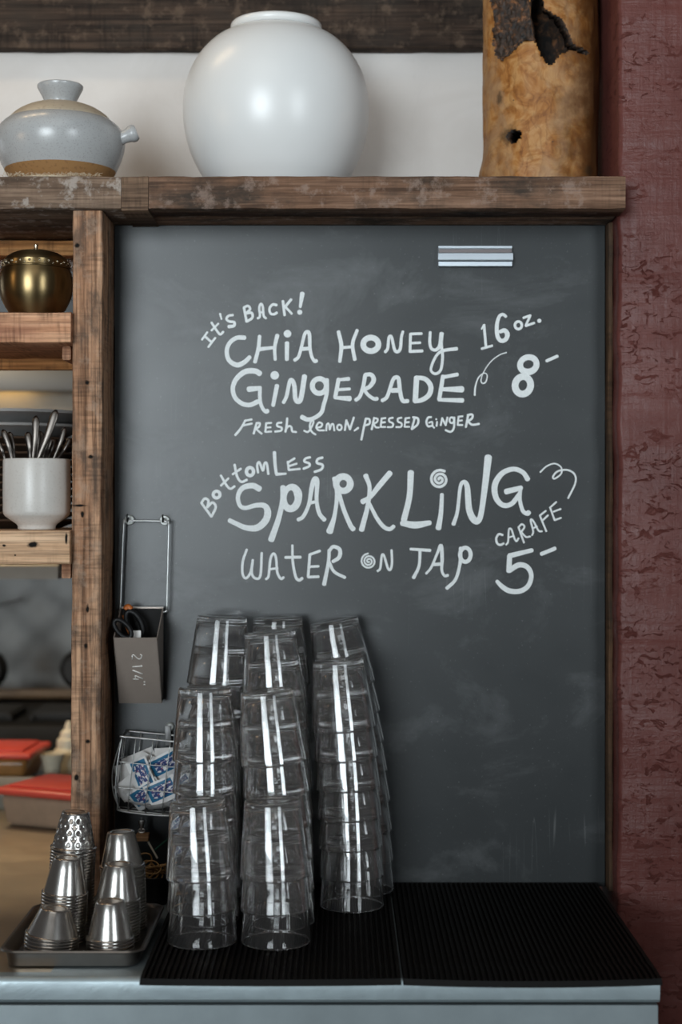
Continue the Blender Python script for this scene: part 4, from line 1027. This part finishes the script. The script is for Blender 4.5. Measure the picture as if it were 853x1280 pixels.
tube(bm, [PW(149.5, 764), PW(150.5, 758), PW(154.6, 657), PW(156, 653), PW(159, 651.6), PW(170, 651), PW(200, 651.5), PW(207, 652), PW(210.4, 654), PW(211, 658), PW(208.7, 757), PW(208.5, 762.5), PW(207, 764.5), PW(203.5, 765.5)], 0.0014, 10, 4)
part('wire_loop', bm, M_wire, hb, auto=None, label='bright steel wire loop')
part('inner_shade_sheet', box(BM(), bX0_+0.0016, bX1_-0.0016, yB-0.0026, yB-0.0016, zBF+0.018, zTB-0.0015), M_rubber, hb, smooth=False, label='dark sheet for the shade inside the box')  # dark sheet added for the shade inside the box
bm = BM()
tube(bm, [(bX0_, yB, zTB+0.0003), (bX1_, yB, zTB+0.0003)], 0.0009, 8, 1)
part('bright_edge', bm, M_wire, hb)
# stamped figures on the sloping face
bm = BM(); s = Crop(130, 745, 8.53)
def face_pt(px, py):
    t = (py-797)/(879-797); D = 2.240+(2.298-2.240)*t
    q = P(px, py, D); q.y -= 0.0004; return q
def stamp(pts, w=10):
    tube(bm, [face_pt(*s.pt(p)) for p in pts], 0.00085*w/10, 6, 3)
stamp([(385, 622), (406, 636), (392, 664), (372, 672), (345, 655), (318, 628), (300, 632)]); stamp([(300, 630), (306, 676)])
stamp([(410, 748), (302, 754)], 12); stamp([(410, 748), (392, 736)], 8)
stamp([(415, 832), (305, 790)], 12)
stamp([(415, 882), (332, 848)], 11); stamp([(332, 848), (340, 896)], 8); stamp([(372, 888), (310, 884)], 10)
stamp([(442, 916), (424, 916)], 12); stamp([(442, 945), (424, 945)], 12)
part('stamped_numbers', bm, M_engrave, hb, auto=None, label='bright stamped figures 2 1/4"')
# scissors standing in the box
sx_ = empty('scissors', P(168, 850, 2.29), 'black and orange handled scissors standing in the hanging steel box', 'scissors')
def SP(px, py, D): return P(px, py, D)
bm = BM()
def loop(cx, cy, a, b, rot, D, n=14):
    out = []
    for k in range(n):
        t = 2*PI*k/n; x = a*math.cos(t); y = b*math.sin(t)
        out.append(P(cx+x*math.cos(rot)-y*math.sin(rot), cy+x*math.sin(rot)+y*math.cos(rot), D))
    return out
tube(bm, loop(168, 780, 8.5, 17, -0.45, 2.288), 0.0042, 10, 3, True); part('finger_loop', bm, M_black, sx_, auto=None)
bm = BM(); tube(bm, loop(153.5, 786, 7, 14, -0.75, 2.2475), 0.0034, 10, 3, True); part('finger_loop', bm, M_black, sx_, auto=None)
bm = BM(); tube(bm, [P(155, 769, 2.288), P(157, 779, 2.286), P(162, 792, 2.284)], 0.0022, 8, 4); tube(bm, [P(157, 762, 2.29), P(160, 758.5, 2.29), P(164, 762, 2.29)], 0.0045, 8, 4)
part('grip_insert', bm, M_orange, sx_, auto=None, label='orange grip insert')
bm = BM()
for a, b, d in (((172, 800, 2.285), (186, 862, 2.302), 0), ((158, 806, 2.28), (178, 866, 2.302), 1)):
    tube(bm, [P(*a), P(*b)], lambda t: (0.0009, 0.0048*(1-0.8*t)), 8, 3)
part('blades', bm, M_steel, sx_, auto=40)
bm = BM(); q = P(171, 797, 2.262)
box(bm, q.x-0.006, q.x+0.006, q.y-0.0004, q.y+0.0004, q.z-0.028, q.z+0.010)
solo('paper_slip', bm, M_paper, q-Vector((0, 0, 0.028)), 'pale paper slip tucked beside the scissors in the steel box', 'paper')

# ------------------------------------------------------------------ wire basket with sugar packets
BO = P(143.5, 1014, 2.262)          # lower left front corner
TILT = math.radians(5.5)
bW, bH, bD = 0.088, 0.106, 0.058
BMX = Matrix.Translation(BO) @ Matrix.Rotation(TILT, 4, 'Y')
def bl(u, v, wd): return BMX @ Vector((u, wd, v))     # wd: 0 front .. bD back
wb = empty('wire_basket', BO, 'small tilted wire basket of sweetener packets fixed to the chalkboard', 'basket')
def wire(bm, pts, r=0.0008, sub=4, closed=False): tube(bm, [bl(*p) for p in pts], r, 6, sub, closed)
bm = BM()
for u in (0.020, 0.0445, 0.069):
    wire(bm, [(u, bH, 0), (u-.001, bH*.6, -0.001), (u-.002, 0.02, 0), (u-.002, 0.003, 0.005), (u-.002, 0, 0.014), (u-.002, 0, bD-0.006), (u-.002, 0.006, bD), (u, bH, bD)])
for v in (0.034, 0.070):
    wire(bm, [(0.004, v, bD), (-0.004, v, bD*.5), (0.0, v, 0.004), (0.006, v, 0), (bW-0.006, v, 0), (bW, v, 0.004), (bW+.002, v, bD*.5), (bW-.002, v, bD)])
for u in (0.0, bW):
    wire(bm, [(u, bH, 0.020), (u, 0.010, 0.020), (u, 0.0, 0.026)])
    wire(bm, [(u, bH, 0.040), (u, 0.010, 0.040), (u, 0.0, 0.036)])
for wd in (0.018, 0.036): wire(bm, [(0, 0, wd), (bW*.5, -0.001, wd), (bW, 0, wd)])
part('wire_grid', bm, M_basket, wb, auto=None)
bm = BM()
wire(bm, [(0.004, bH, 0), (bW-0.004, bH, 0), (bW, bH, 0.004), (bW, bH, bD-.004), (bW-.004, bH, bD), (0.004, bH, bD), (0, bH, bD-.004), (0, bH, 0.004)], 0.0016, 3, True)
wire(bm, [(0.0, bH+0.002, 0.003), (-0.003, bH*.6, 0.002), (-0.002, bH*.3, 0.002), (0.003, 0.008, 0.003), (0.010, 0.0, 0.004), (bW-0.010, 0.0, 0.004), (bW, 0.010, 0.003), (bW+.002, bH*.5, 0.002), (bW, bH, 0.003)], 0.0014, 4)
wire(bm, [(-0.001, bH, 0.012), (-0.010, bH*.55, 0.014), (-0.007, bH*.25, 0.014), (0.004, 0.004, 0.012), (0.012, 0.0005, 0.012), (bW, 0.0, 0.012)], 0.0012, 4)
part('frame', bm, M_basket, wb, auto=None)
c = P(210, 911, 2.318)
bm = BM(); box(bm, c.x-0.0045, c.x+0.0045, c.y-0.0012, c.y+0.0012, c.z-0.024, c.z+0.005, 0.001, 2)
part('clip_tab', bm, M_tab, wb, auto=30)
c2 = P(213, 908, 2.33); c2.y = -0.0005
bm = BM(); t = BM(); lathe(t, [(0, 0), (0.0065, 0), (0.0068, 0.001), (0.0066, 0.006), (0.004, 0.009), (0, 0.0095)], 24); merge(bm, t, Matrix.Translation(c2) @ Matrix.Rotation(PI/2, 4, 'X'))
solo('magnet', bm, M_magnet, c2, 'round pale magnet pinning the wire basket to the chalkboard', 'magnet')

M_packet_blue = NT('printed_sachet')
def _pk():
    s = M_packet_blue; c = s.coord()
    sx = s.n('ShaderNodeSeparateXYZ'); s.l(c, sx.inputs[0])
    # blue panel with darker middle and a white blurred wordmark with red flecks
    def band(o, a, b): return s.math('MULTIPLY', s.math('GREATER_THAN', o, a), s.math('LESS_THAN', o, b))
    x, z_ = sx.outputs[0], sx.outputs[2]
    blue = s.math('MULTIPLY', band(x, -0.021, 0.018), band(z_, -0.010, 0.014))
    col = s.mix(blue, (0.80, 0.79, 0.78), (0.006, 0.14, 0.28))
    inner = s.math('MULTIPLY', band(x, -0.016, 0.016), band(z_, -0.007, 0.010))
    nz = s.noise(s.coord((150, 1, 330)), 1.0, 2, 0.5)
    mark = s.math('MULTIPLY', inner, s.math('GREATER_THAN', nz, 0.54))
    col = s.mix(inner, col, (0.03, 0.06, 0.20))
    col = s.mix(mark, col, (0.75, 0.74, 0.74))
    red = s.math('MULTIPLY', inner, s.math('GREATER_THAN', s.noise(s.coord((180, 1, 300), (3, 0, 1)), 1.0, 2), 0.64))
    col = s.mix(red, col, (0.45, 0.04, 0.06))
    s.set(Base_Color=col, Roughness=0.5)
_pk()
def packet_mesh(wd=0.048, ht=0.034, puff=0.0022, seed=0):
    bm = BM(); nx, nz = 12, 8
    for sd in (1, -1):
        g = [[bm.verts.new(((i/nx-.5)*wd, sd*(puff*(math.sin(PI*i/nx)*math.sin(PI*j/nz))**0.6+0.0002) + 0.0012*noise.noise(Vector((i*.35, j*.35, seed))), (j/nz-.5)*ht)) for j in range(nz+1)] for i in range(nx+1)]
        for i in range(nx):
            for j in range(nz): bm.faces.new((g[i][j], g[i+1][j], g[i+1][j+1], g[i][j+1]))
    bmesh.ops.remove_doubles(bm, verts=bm.verts[:], dist=0.0004)
    return bm
def put_packet(u, v, wd, rx, ry, rz, mat, lab, seed):
    o = link_mesh('sweetener_packet', packet_mesh(seed=seed), mat, True, 40)
    o.matrix_world = BMX @ Matrix.Translation((u*0.80+0.002, wd, v)) @ Matrix.Rotation(rz, 4, 'Z') @ Matrix.Rotation(ry, 4, 'Y') @ Matrix.Rotation(rx, 4, 'X')
    tag(o, lab, 'packet', 'sweetener packets in the wire basket')
R_ = math.radians
put_packet(0.078, 0.070, 0.016, R_(14), R_(-32), 0, M_packet_blue.m, 'blue printed packet standing highest at the right of the wire basket', 1)
put_packet(0.037, 0.052, 0.012, R_(12), R_(62), R_(-8), M_packet_blue.m, 'blue printed packet tipped on end left of the basket centre', 2)
put_packet(0.078, 0.034, 0.007, R_(10), R_(-30), 0, M_packet_blue.m, 'blue printed packet lowest at the front right of the basket', 3)
put_packet(0.050, 0.026, 0.013, R_(20), R_(-38), 0, M_packet_blue.m, 'blue printed packet half hidden at the front centre of the basket', 4)
wl = 'plain white packet back wedged among the others in the wire basket'
for k, (u, v, wd, rx, ry, rz) in enumerate(((0.022, 0.036, 0.020, 25, -40, 10), (0.018, 0.050, 0.030, 15, -15, 5), (0.052, 0.060, 0.032, 8, 20, 0), (0.085, 0.075, 0.036, 5, -8, 0), (0.030, 0.018, 0.028, 62, 12, 20), (0.058, 0.012, 0.030, 74, -14, -10), (0.080, 0.014, 0.032, 66, -24, 8), (0.040, 0.010, 0.020, 80, 6, 0), (0.066, 0.020, 0.040, 55, 16, 0), (0.030, 0.064, 0.042, 12, -28, 0), (0.082, 0.012, 0.016, 70, -16, 4))):
    put_packet(u, v, wd, R_(rx), R_(ry), R_(rz), M_paper, wl, k+10)

# ------------------------------------------------------------------ bits under the basket
ht = empty('wooden_tag', P(178, 1052, 2.285), 'small wooden block with pale stick hanging from the wire basket', 'tag')
bm = BM(); c = P(177, 1034, 2.285)
lathe(bm, [(0, -0.006), (0.003, -0.006), (0.0034, 0.002), (0.005, 0.007), (0.0046, 0.010), (0, 0.011)], 16, c); part('cap', bm, M_steel_dull, ht)
bm = BM(); tube(bm, [P(177, 1022, 2.285), P(177, 1026, 2.285)], 0.0012, 8, 1); tube(bm, loop(177, 1038.5, 4, 2.5, 0, 2.283, 8), 0.0010, 6, 2, True); part('ring', bm, M_wire, ht)
bm = BM(); a = P(171.5, 1040, 2.29); b = P(186, 1051.5, 2.275)
box(bm, a.x, b.x, -0.058, -0.040, b.z, a.z, 0.0015, 2); part('block', bm, M_blockwood, ht, auto=30)
bm = BM(); tube(bm, [P(184, 1050, 2.283), P(197, 1073, 2.262)], 0.0014, 8, 1); part('stick', bm, M_palestick, ht, label='pale wooden stick')
bo = Vector((XP(193, 2.235), 2.235-CAMD, COUNTER_Z))
bw = solo('small_bowl', lathe(BM(), [(0, 0), (0.016, 0), (0.018, 0.002), (0.0235, 0.016), (0.0262, 0.040), (0.0255, 0.041), (0.0248, 0.040), (0.022, 0.016), (0.016, 0.004), (0, 0.003)], 32, bo), M_black, bo, 'small black bowl of rubber bands on the counter behind the tray', 'bowl')
rnd = random.Random(11)
for k in range(13):
    c = bo+Vector((rnd.uniform(-.008, .008), rnd.uniform(-.008, .006), 0.040+0.0016*k*0.8))
    Rm = Matrix.Rotation(rnd.uniform(-.5, .5), 3, 'X') @ Matrix.Rotation(rnd.uniform(-.5, .5), 3, 'Y')
    if k == 12: Rm = Matrix.Rotation(1.1, 3, 'X') @ Matrix.Rotation(0.5, 3, 'Y'); c = c+Vector((-0.008, -0.004, 0.006))
    ra, rb = rnd.uniform(.010, .015), rnd.uniform(.007, .012)
    bm = BM(); tube(bm, [c+Rm @ Vector((ra*math.cos(t), rb*math.sin(t), 0.003*math.sin(2*t+k))) for t in [2*PI*j/12 for j in range(12)]], 0.0010, 6, 3, True)
    solo('rubber_band', bm, M_band, c, 'tan rubber band in the tangle filling the small black bowl', 'rubber band', 'rubber bands in the bowl', auto=None)
bm = BM(); tube(bm, [P(194, 1062, 2.24), P(216, 1044, 2.262), P(240, 1024, 2.285)], 0.0012, 8, 1)
solo('green_stick', bm, M_green, P(194, 1062, 2.24), 'thin dark green stick slanting up from the rubber band bowl', 'stick')

# ------------------------------------------------------------------ rubber bar mats
def bar_mat(x0, x1, yb, bulge, lab, seed):
    yf0 = 1.853-CAMD; zt = MAT_TOP; zb = COUNTER_Z+0.0004
    bm = BM(); W_ = x1-x0; ny = 26; n = 41; pitch = (W_-0.012)/n
    xs = [(0, 0.0), (0.0008, 1.0), (0.0052, 1.0), (0.006, 0.45)]
    for k in range(n):
        c = 0.006+pitch*k
        xs += [(c+pitch*0.18, 0.4), (c+pitch*0.30, 1.0), (c+pitch*0.72, 1.0), (c+pitch*0.84, 0.4)]
    xs += [(W_-0.006, 0.45), (W_-0.0052, 1.0), (W_-0.0008, 1.0), (W_, 0.0)]
    rowt = [0.0, 0.0006/0.47, 0.008/0.47, 0.009/0.47] + [0.03+0.94*i/ny for i in range(ny+1)] + [1-0.009/0.47, 1-0.008/0.47, 1-0.0006/0.47, 1.0]
    rowt = sorted(set(rowt)); rows = []; m = len(rowt)
    for ri, t in enumerate(rowt):
        row = []
        for (dx, h) in xs:
            u = dx/W_; yf = yf0-bulge*math.sin(PI*min(1, max(0, u*1.02)))**0.8
            y = yf+(yb-yf)*t
            hh = h
            if t < 0.014 or t > 0.984: hh = 1.0 if 0 < h else 0.0
            if ri == 0 or ri == m-1: hh = 0.0
            droop = max(0.0, (1.882-CAMD)-y)
            if yf0+0.045 < y < yf0+0.085 and 0.005 < dx < W_-0.005 and h == 1.0 and (ri % 2): hh = 0.75
            z = zb+(zt-zb)*hh-droop*0.05
            row.append(bm.verts.new((x0+dx, y, z)))
        rows.append(row)
    for a, b in zip(rows[:-1], rows[1:]):
        for i in range(len(xs)-1): bm.faces.new((a[i], a[i+1], b[i+1], b[i]))
    # underside
    U = [[bm.verts.new((r[i].co.x, r[i].co.y, zb-max(0.0, (1.882-CAMD)-r[i].co.y)*0.05)) for i in (0, len(xs)//2, len(xs)-1)] for r in rows]
    for a, b in zip(U[:-1], U[1:]):
        for i in range(2): bm.faces.new((a[i], b[i], b[i+1], a[i+1]))
    solo('bar_mat', bm, M_rubber, ((x0+x1)/2, -0.2, zb), lab, 'bar mat', 'ribbed bar mats on the counter', auto=25)
bar_mat(XP(174, 1.852), XP(502.5, 1.852), -0.004, 0.004, 'black ribbed bar mat under the glass stacks', 0)
bar_mat(XP(504.5, 1.852), XP(829, 1.852), -0.003, 0.009, 'empty black ribbed bar mat beside the red column', 1)

# ------------------------------------------------------------------ glass tumblers
GH = 0.096
def tumbler():
    o_ = [(0.0432, 0.0), (0.0440, 0.0008), (0.0438, 0.004), (0.0428, 0.016), (0.0398, 0.046), (0.0363, 0.080), (0.0351, 0.0915), (0.0346, 0.0945), (0.0332, 0.0959)]
    base = [(0.022, 0.0960), (0.020, 0.0952), (0, 0.0950)]
    inn = [(0, 0.0868), (0.026, 0.0868), (0.0305, 0.0860), (0.0322, 0.0835), (0.0366, 0.056), (0.0391, 0.030), (0.0410, 0.013), (0.0420, 0.004), (0.0424, 0.0005)]
    bm = BM(); lathe(bm, o_+base, 56)
    lathe(bm, inn, 56)
    # close the lip
    me = bm; me.verts.ensure_lookup_table()
    lo_ring = [v for v in bm.verts if abs(v.co.z) < 1e-6]; hi_ring = [v for v in bm.verts if abs(v.co.z-0.0005) < 1e-6 and abs(v.co.xy.length-0.0424) < 1e-5]
    lo_ring.sort(key=lambda v: math.atan2(v.co.y, v.co.x)); hi_ring.sort(key=lambda v: math.atan2(v.co.y, v.co.x))
    for k in range(56): bm.faces.new((lo_ring[k], lo_ring[(k+1) % 56], hi_ring[(k+1) % 56], hi_ring[k]))
    return bm
g0 = link_mesh('glass_tumbler', tumbler(), M_glass, True, 50)
g_used = False
def glass_stack(px_bot, px_top, D, n, s, where):
    global g_used
    xb = XP(px_bot, D); xt = XP(px_top, D)
    bend = 2*(xt-xb)/(s*n*n)          # each tumbler tips a little more than the one below
    x = xb; ang = 0.0
    for i in range(n):
        if not g_used: o = g0; g_used = True
        else: o = g0.copy(); COL.objects.link(o)
        o.location = (x+random.uniform(-.0003, .0003)*(i > 0), D-CAMD, MAT_TOP+0.0003+i*s)
        o.rotation_euler = (Matrix.Rotation(ang, 3, 'Y') @ Matrix.Rotation(random.uniform(0, 2*PI), 3, 'Z')).to_euler()
        x += s*math.tan(ang+bend*0.5); ang += bend
        k = n-1-i
        pos = 'bottom' if i == 0 else ('top' if k == 0 else ordn[k]+' from the top')
        if i == 0: lab = 'clear tumbler at the bottom of %s' % where
        elif k == 0: lab = 'clear tumbler crowning %s' % where
        else: lab = 'tumbler %s in %s' % (pos, where)
        tag(o, lab, 'tumbler', 'stacked tumblers on the bar mat')
glass_stack(253, 249, 2.011, 3, 0.0405, 'the low stack beside the steel tray')
glass_stack(258, 256.5, 2.12, 6, 0.0422, 'the second stack of the tray side row')
glass_stack(264, 275, 2.250, 8, 0.0424, 'the rear stack of the tray side row')
glass_stack(345, 342, 2.009, 3, 0.0410, 'the low stack of the middle row')
glass_stack(352, 338, 2.105, 6, 0.0418, 'the second stack of the middle row')
glass_stack(354, 341, 2.193, 8, 0.0400, 'the third stack of the middle row')
glass_stack(354, 349, 2.284, 8, 0.0418, 'the rearmost stack of the middle row')
glass_stack(440, 427, 2.192, 7, 0.0402, 'the front stack by the empty mat')
glass_stack(454, 425, 2.284, 8, 0.0414, 'the leaning stack by the empty mat')

# ------------------------------------------------------------------ tray and steel cups
TX0, TX1 = -0.4120, -0.2354; TY0, TY1 = 1.912-CAMD, 2.150-CAMD
def rrect(x0, x1, y0, y1, r, z, n=6):
    out = []
    for cx, cy, a0 in ((x1-r, y1-r, 0), (x0+r, y1-r, PI/2), (x0+r, y0+r, PI), (x1-r, y0+r, 1.5*PI)):
        for k in range(n+1):
            a = a0+PI/2*k/n; out.append((cx+r*math.cos(a), cy+r*math.sin(a), z))
    return out
bm = BM(); z = COUNTER_Z; q = 0.013
shell(bm, [rrect(TX0+q, TX1-q, TY0+q, TY1-q, 0.012, z+0.0003), rrect(TX0+q-.004, TX1-q+.004, TY0+q-.004, TY1-q+.004, 0.016, z+0.002), rrect(TX0+.006, TX1-.006, TY0+.006, TY1-.006, 0.020, z+0.018), rrect(TX0+.003, TX1-.003, TY0+.003, TY1-.003, 0.021, z+0.0185), rrect(TX0, TX1, TY0, TY1, 0.022, z+0.0200), rrect(TX0+.001, TX1-.001, TY0+.001, TY1-.001, 0.022, z+0.0218), rrect(TX0+.004, TX1-.004, TY0+.004, TY1-.004, 0.021, z+0.0218), rrect(TX0+.008, TX1-.008, TY0+.008, TY1-.008, 0.020, z+0.018), rrect(TX0+q-.002, TX1-q+.002, TY0+q-.002, TY1-q+.002, 0.016, z+0.003), rrect(TX0+q+.002, TX1-q-.002, TY0+q+.002, TY1-q-.002, 0.012, z+0.0018)], True, True)
M_tray = metal_mat('dark_tray_steel', (0.24, 0.225, 0.21), 0.33, scale=40)
solo('sheet_tray', bm, M_tray, ((TX0+TX1)/2, (TY0+TY1)/2, z), 'small steel sheet tray holding stacks of steel cups on the counter', 'tray', auto=40)
def steel_cup(rb, rt, h, dimples=False):
    """upside-down cup: rim bead at z = 0, foot at z = h"""
    bm = BM(); seg = 150 if dimples else 40
    o_ = [(rb-0.0010, 0.0003), (rb+0.0002, 0.0), (rb+0.0012, 0.0006), (rb+0.0015, 0.0014), (rb+0.0010, 0.0023), (rb-0.0004, 0.0026)]
    nst = 44 if dimples else 4
    for k in range(nst+1):
        t = k/nst; o_.append((rb-0.0010+(rt+0.0012-rb+0.0010)*t, 0.0029+(h-0.0029-0.002)*t))
    o_ += [(rt+0.0006, h-0.0008), (rt-0.0008, h), (rt-0.0035, h-0.0002), (rt-0.0045, h-0.0010), (0, h-0.0010)]
    th = 0.0005
    inn = [(0, h-0.0016), (rt-0.0012, h-0.0014), (rt+0.0007, h-0.0026), (rb-0.0015, 0.0026)]
    lathe(bm, o_+inn+[(rb-0.0010, 0.0003)], seg)
    bmesh.ops.remove_doubles(bm, verts=bm.verts[:], dist=1e-6)
    if dimples:
        cents = [(2*PI*(k+(r % 2)*.5)/13, 0.0090+0.0074*r) for r in range(5) for k in range(13)]
        for v in bm.verts:
            rr = v.co.xy.length
            rl = rb-0.0010+(rt+0.0012-rb+0.0010)*(v.co.z-0.0029)/(h-0.0049)
            if rr > rl-0.0004 and v.co.z > 0.003 and v.co.z < h-0.002:
                th_ = math.atan2(v.co.y, v.co.x) % (2*PI)
                for a, zc in cents:
                    da = (th_-a+PI) % (2*PI)-PI
                    d2 = (da*rr/0.0034)**2+((v.co.z-zc)/0.0034)**2
                    if d2 < 1:
                        k = 1-0.0011*(1-d2)**1.3/rr; v.co.x *= k; v.co.y *= k
    return bm
cupA = link_mesh('steel_cup', steel_cup(0.0285, 0.0168, 0.046), M_steel, True, 35)
cupD = link_mesh('steel_cup', steel_cup(0.0290, 0.0170, 0.048, True), M_steel, True, 60)
cupS = link_mesh('steel_cup', steel_cup(0.0325, 0.0178, 0.034), M_steel, True, 35)
first = set()
def cup_stack(px, px_top, D, n, s, kind, where, top_kind=None, top_desc='plain steel cup'):
    x = XP(px, D); bend = 2*(XP(px_top, D)-x)/(s*n*n); ang = 0.0
    for i in range(n):
        src = (top_kind if (i == n-1 and top_kind) else kind)
        if src.name not in first: o = src; first.add(src.name)
        else: o = src.copy(); COL.objects.link(o)
        o.location = (x, D-CAMD, COUNTER_Z+0.0022+i*s)
        o.rotation_euler = (Matrix.Rotation(ang, 3, 'Y') @ Matrix.Rotation(random.uniform(0, 6), 3, 'Z')).to_euler()
        x += s*math.tan(ang+bend*0.5); ang += bend
        k = n-1-i
        if k == 0: lab = '%s crowning %s' % (top_desc, where)
        elif i == 0: lab = 'steel cup at the bottom of %s' % where
        else: lab = 'steel cup %s from the top of %s' % (ordn[k], where)
        tag(o, lab, 'cup', 'stacked steel cups on the tray')
cup_stack(88.5, 92, 2.100, 27, 0.0040, cupA, 'the tallest tray stack, by the post', cupD, 'dimpled steel cup')
cup_stack(79, 81.5, 2.036, 16, 0.0040, cupA, 'the middle stack in the left tray row')
cup_stack(64, 66, 1.970, 7, 0.0040, cupS, 'the low wide stack on the tray', None, 'shallow wide steel cup')
cup_stack(155, 153, 2.100, 21, 0.0040, cupA, 'the tray stack under the wire basket')
cup_stack(146, 147, 2.036, 14, 0.0040, cupA, 'the middle stack in the right tray row')
cup_stack(138, 138, 1.972, 6, 0.0040, cupA, 'the front tray stack beside the mat')
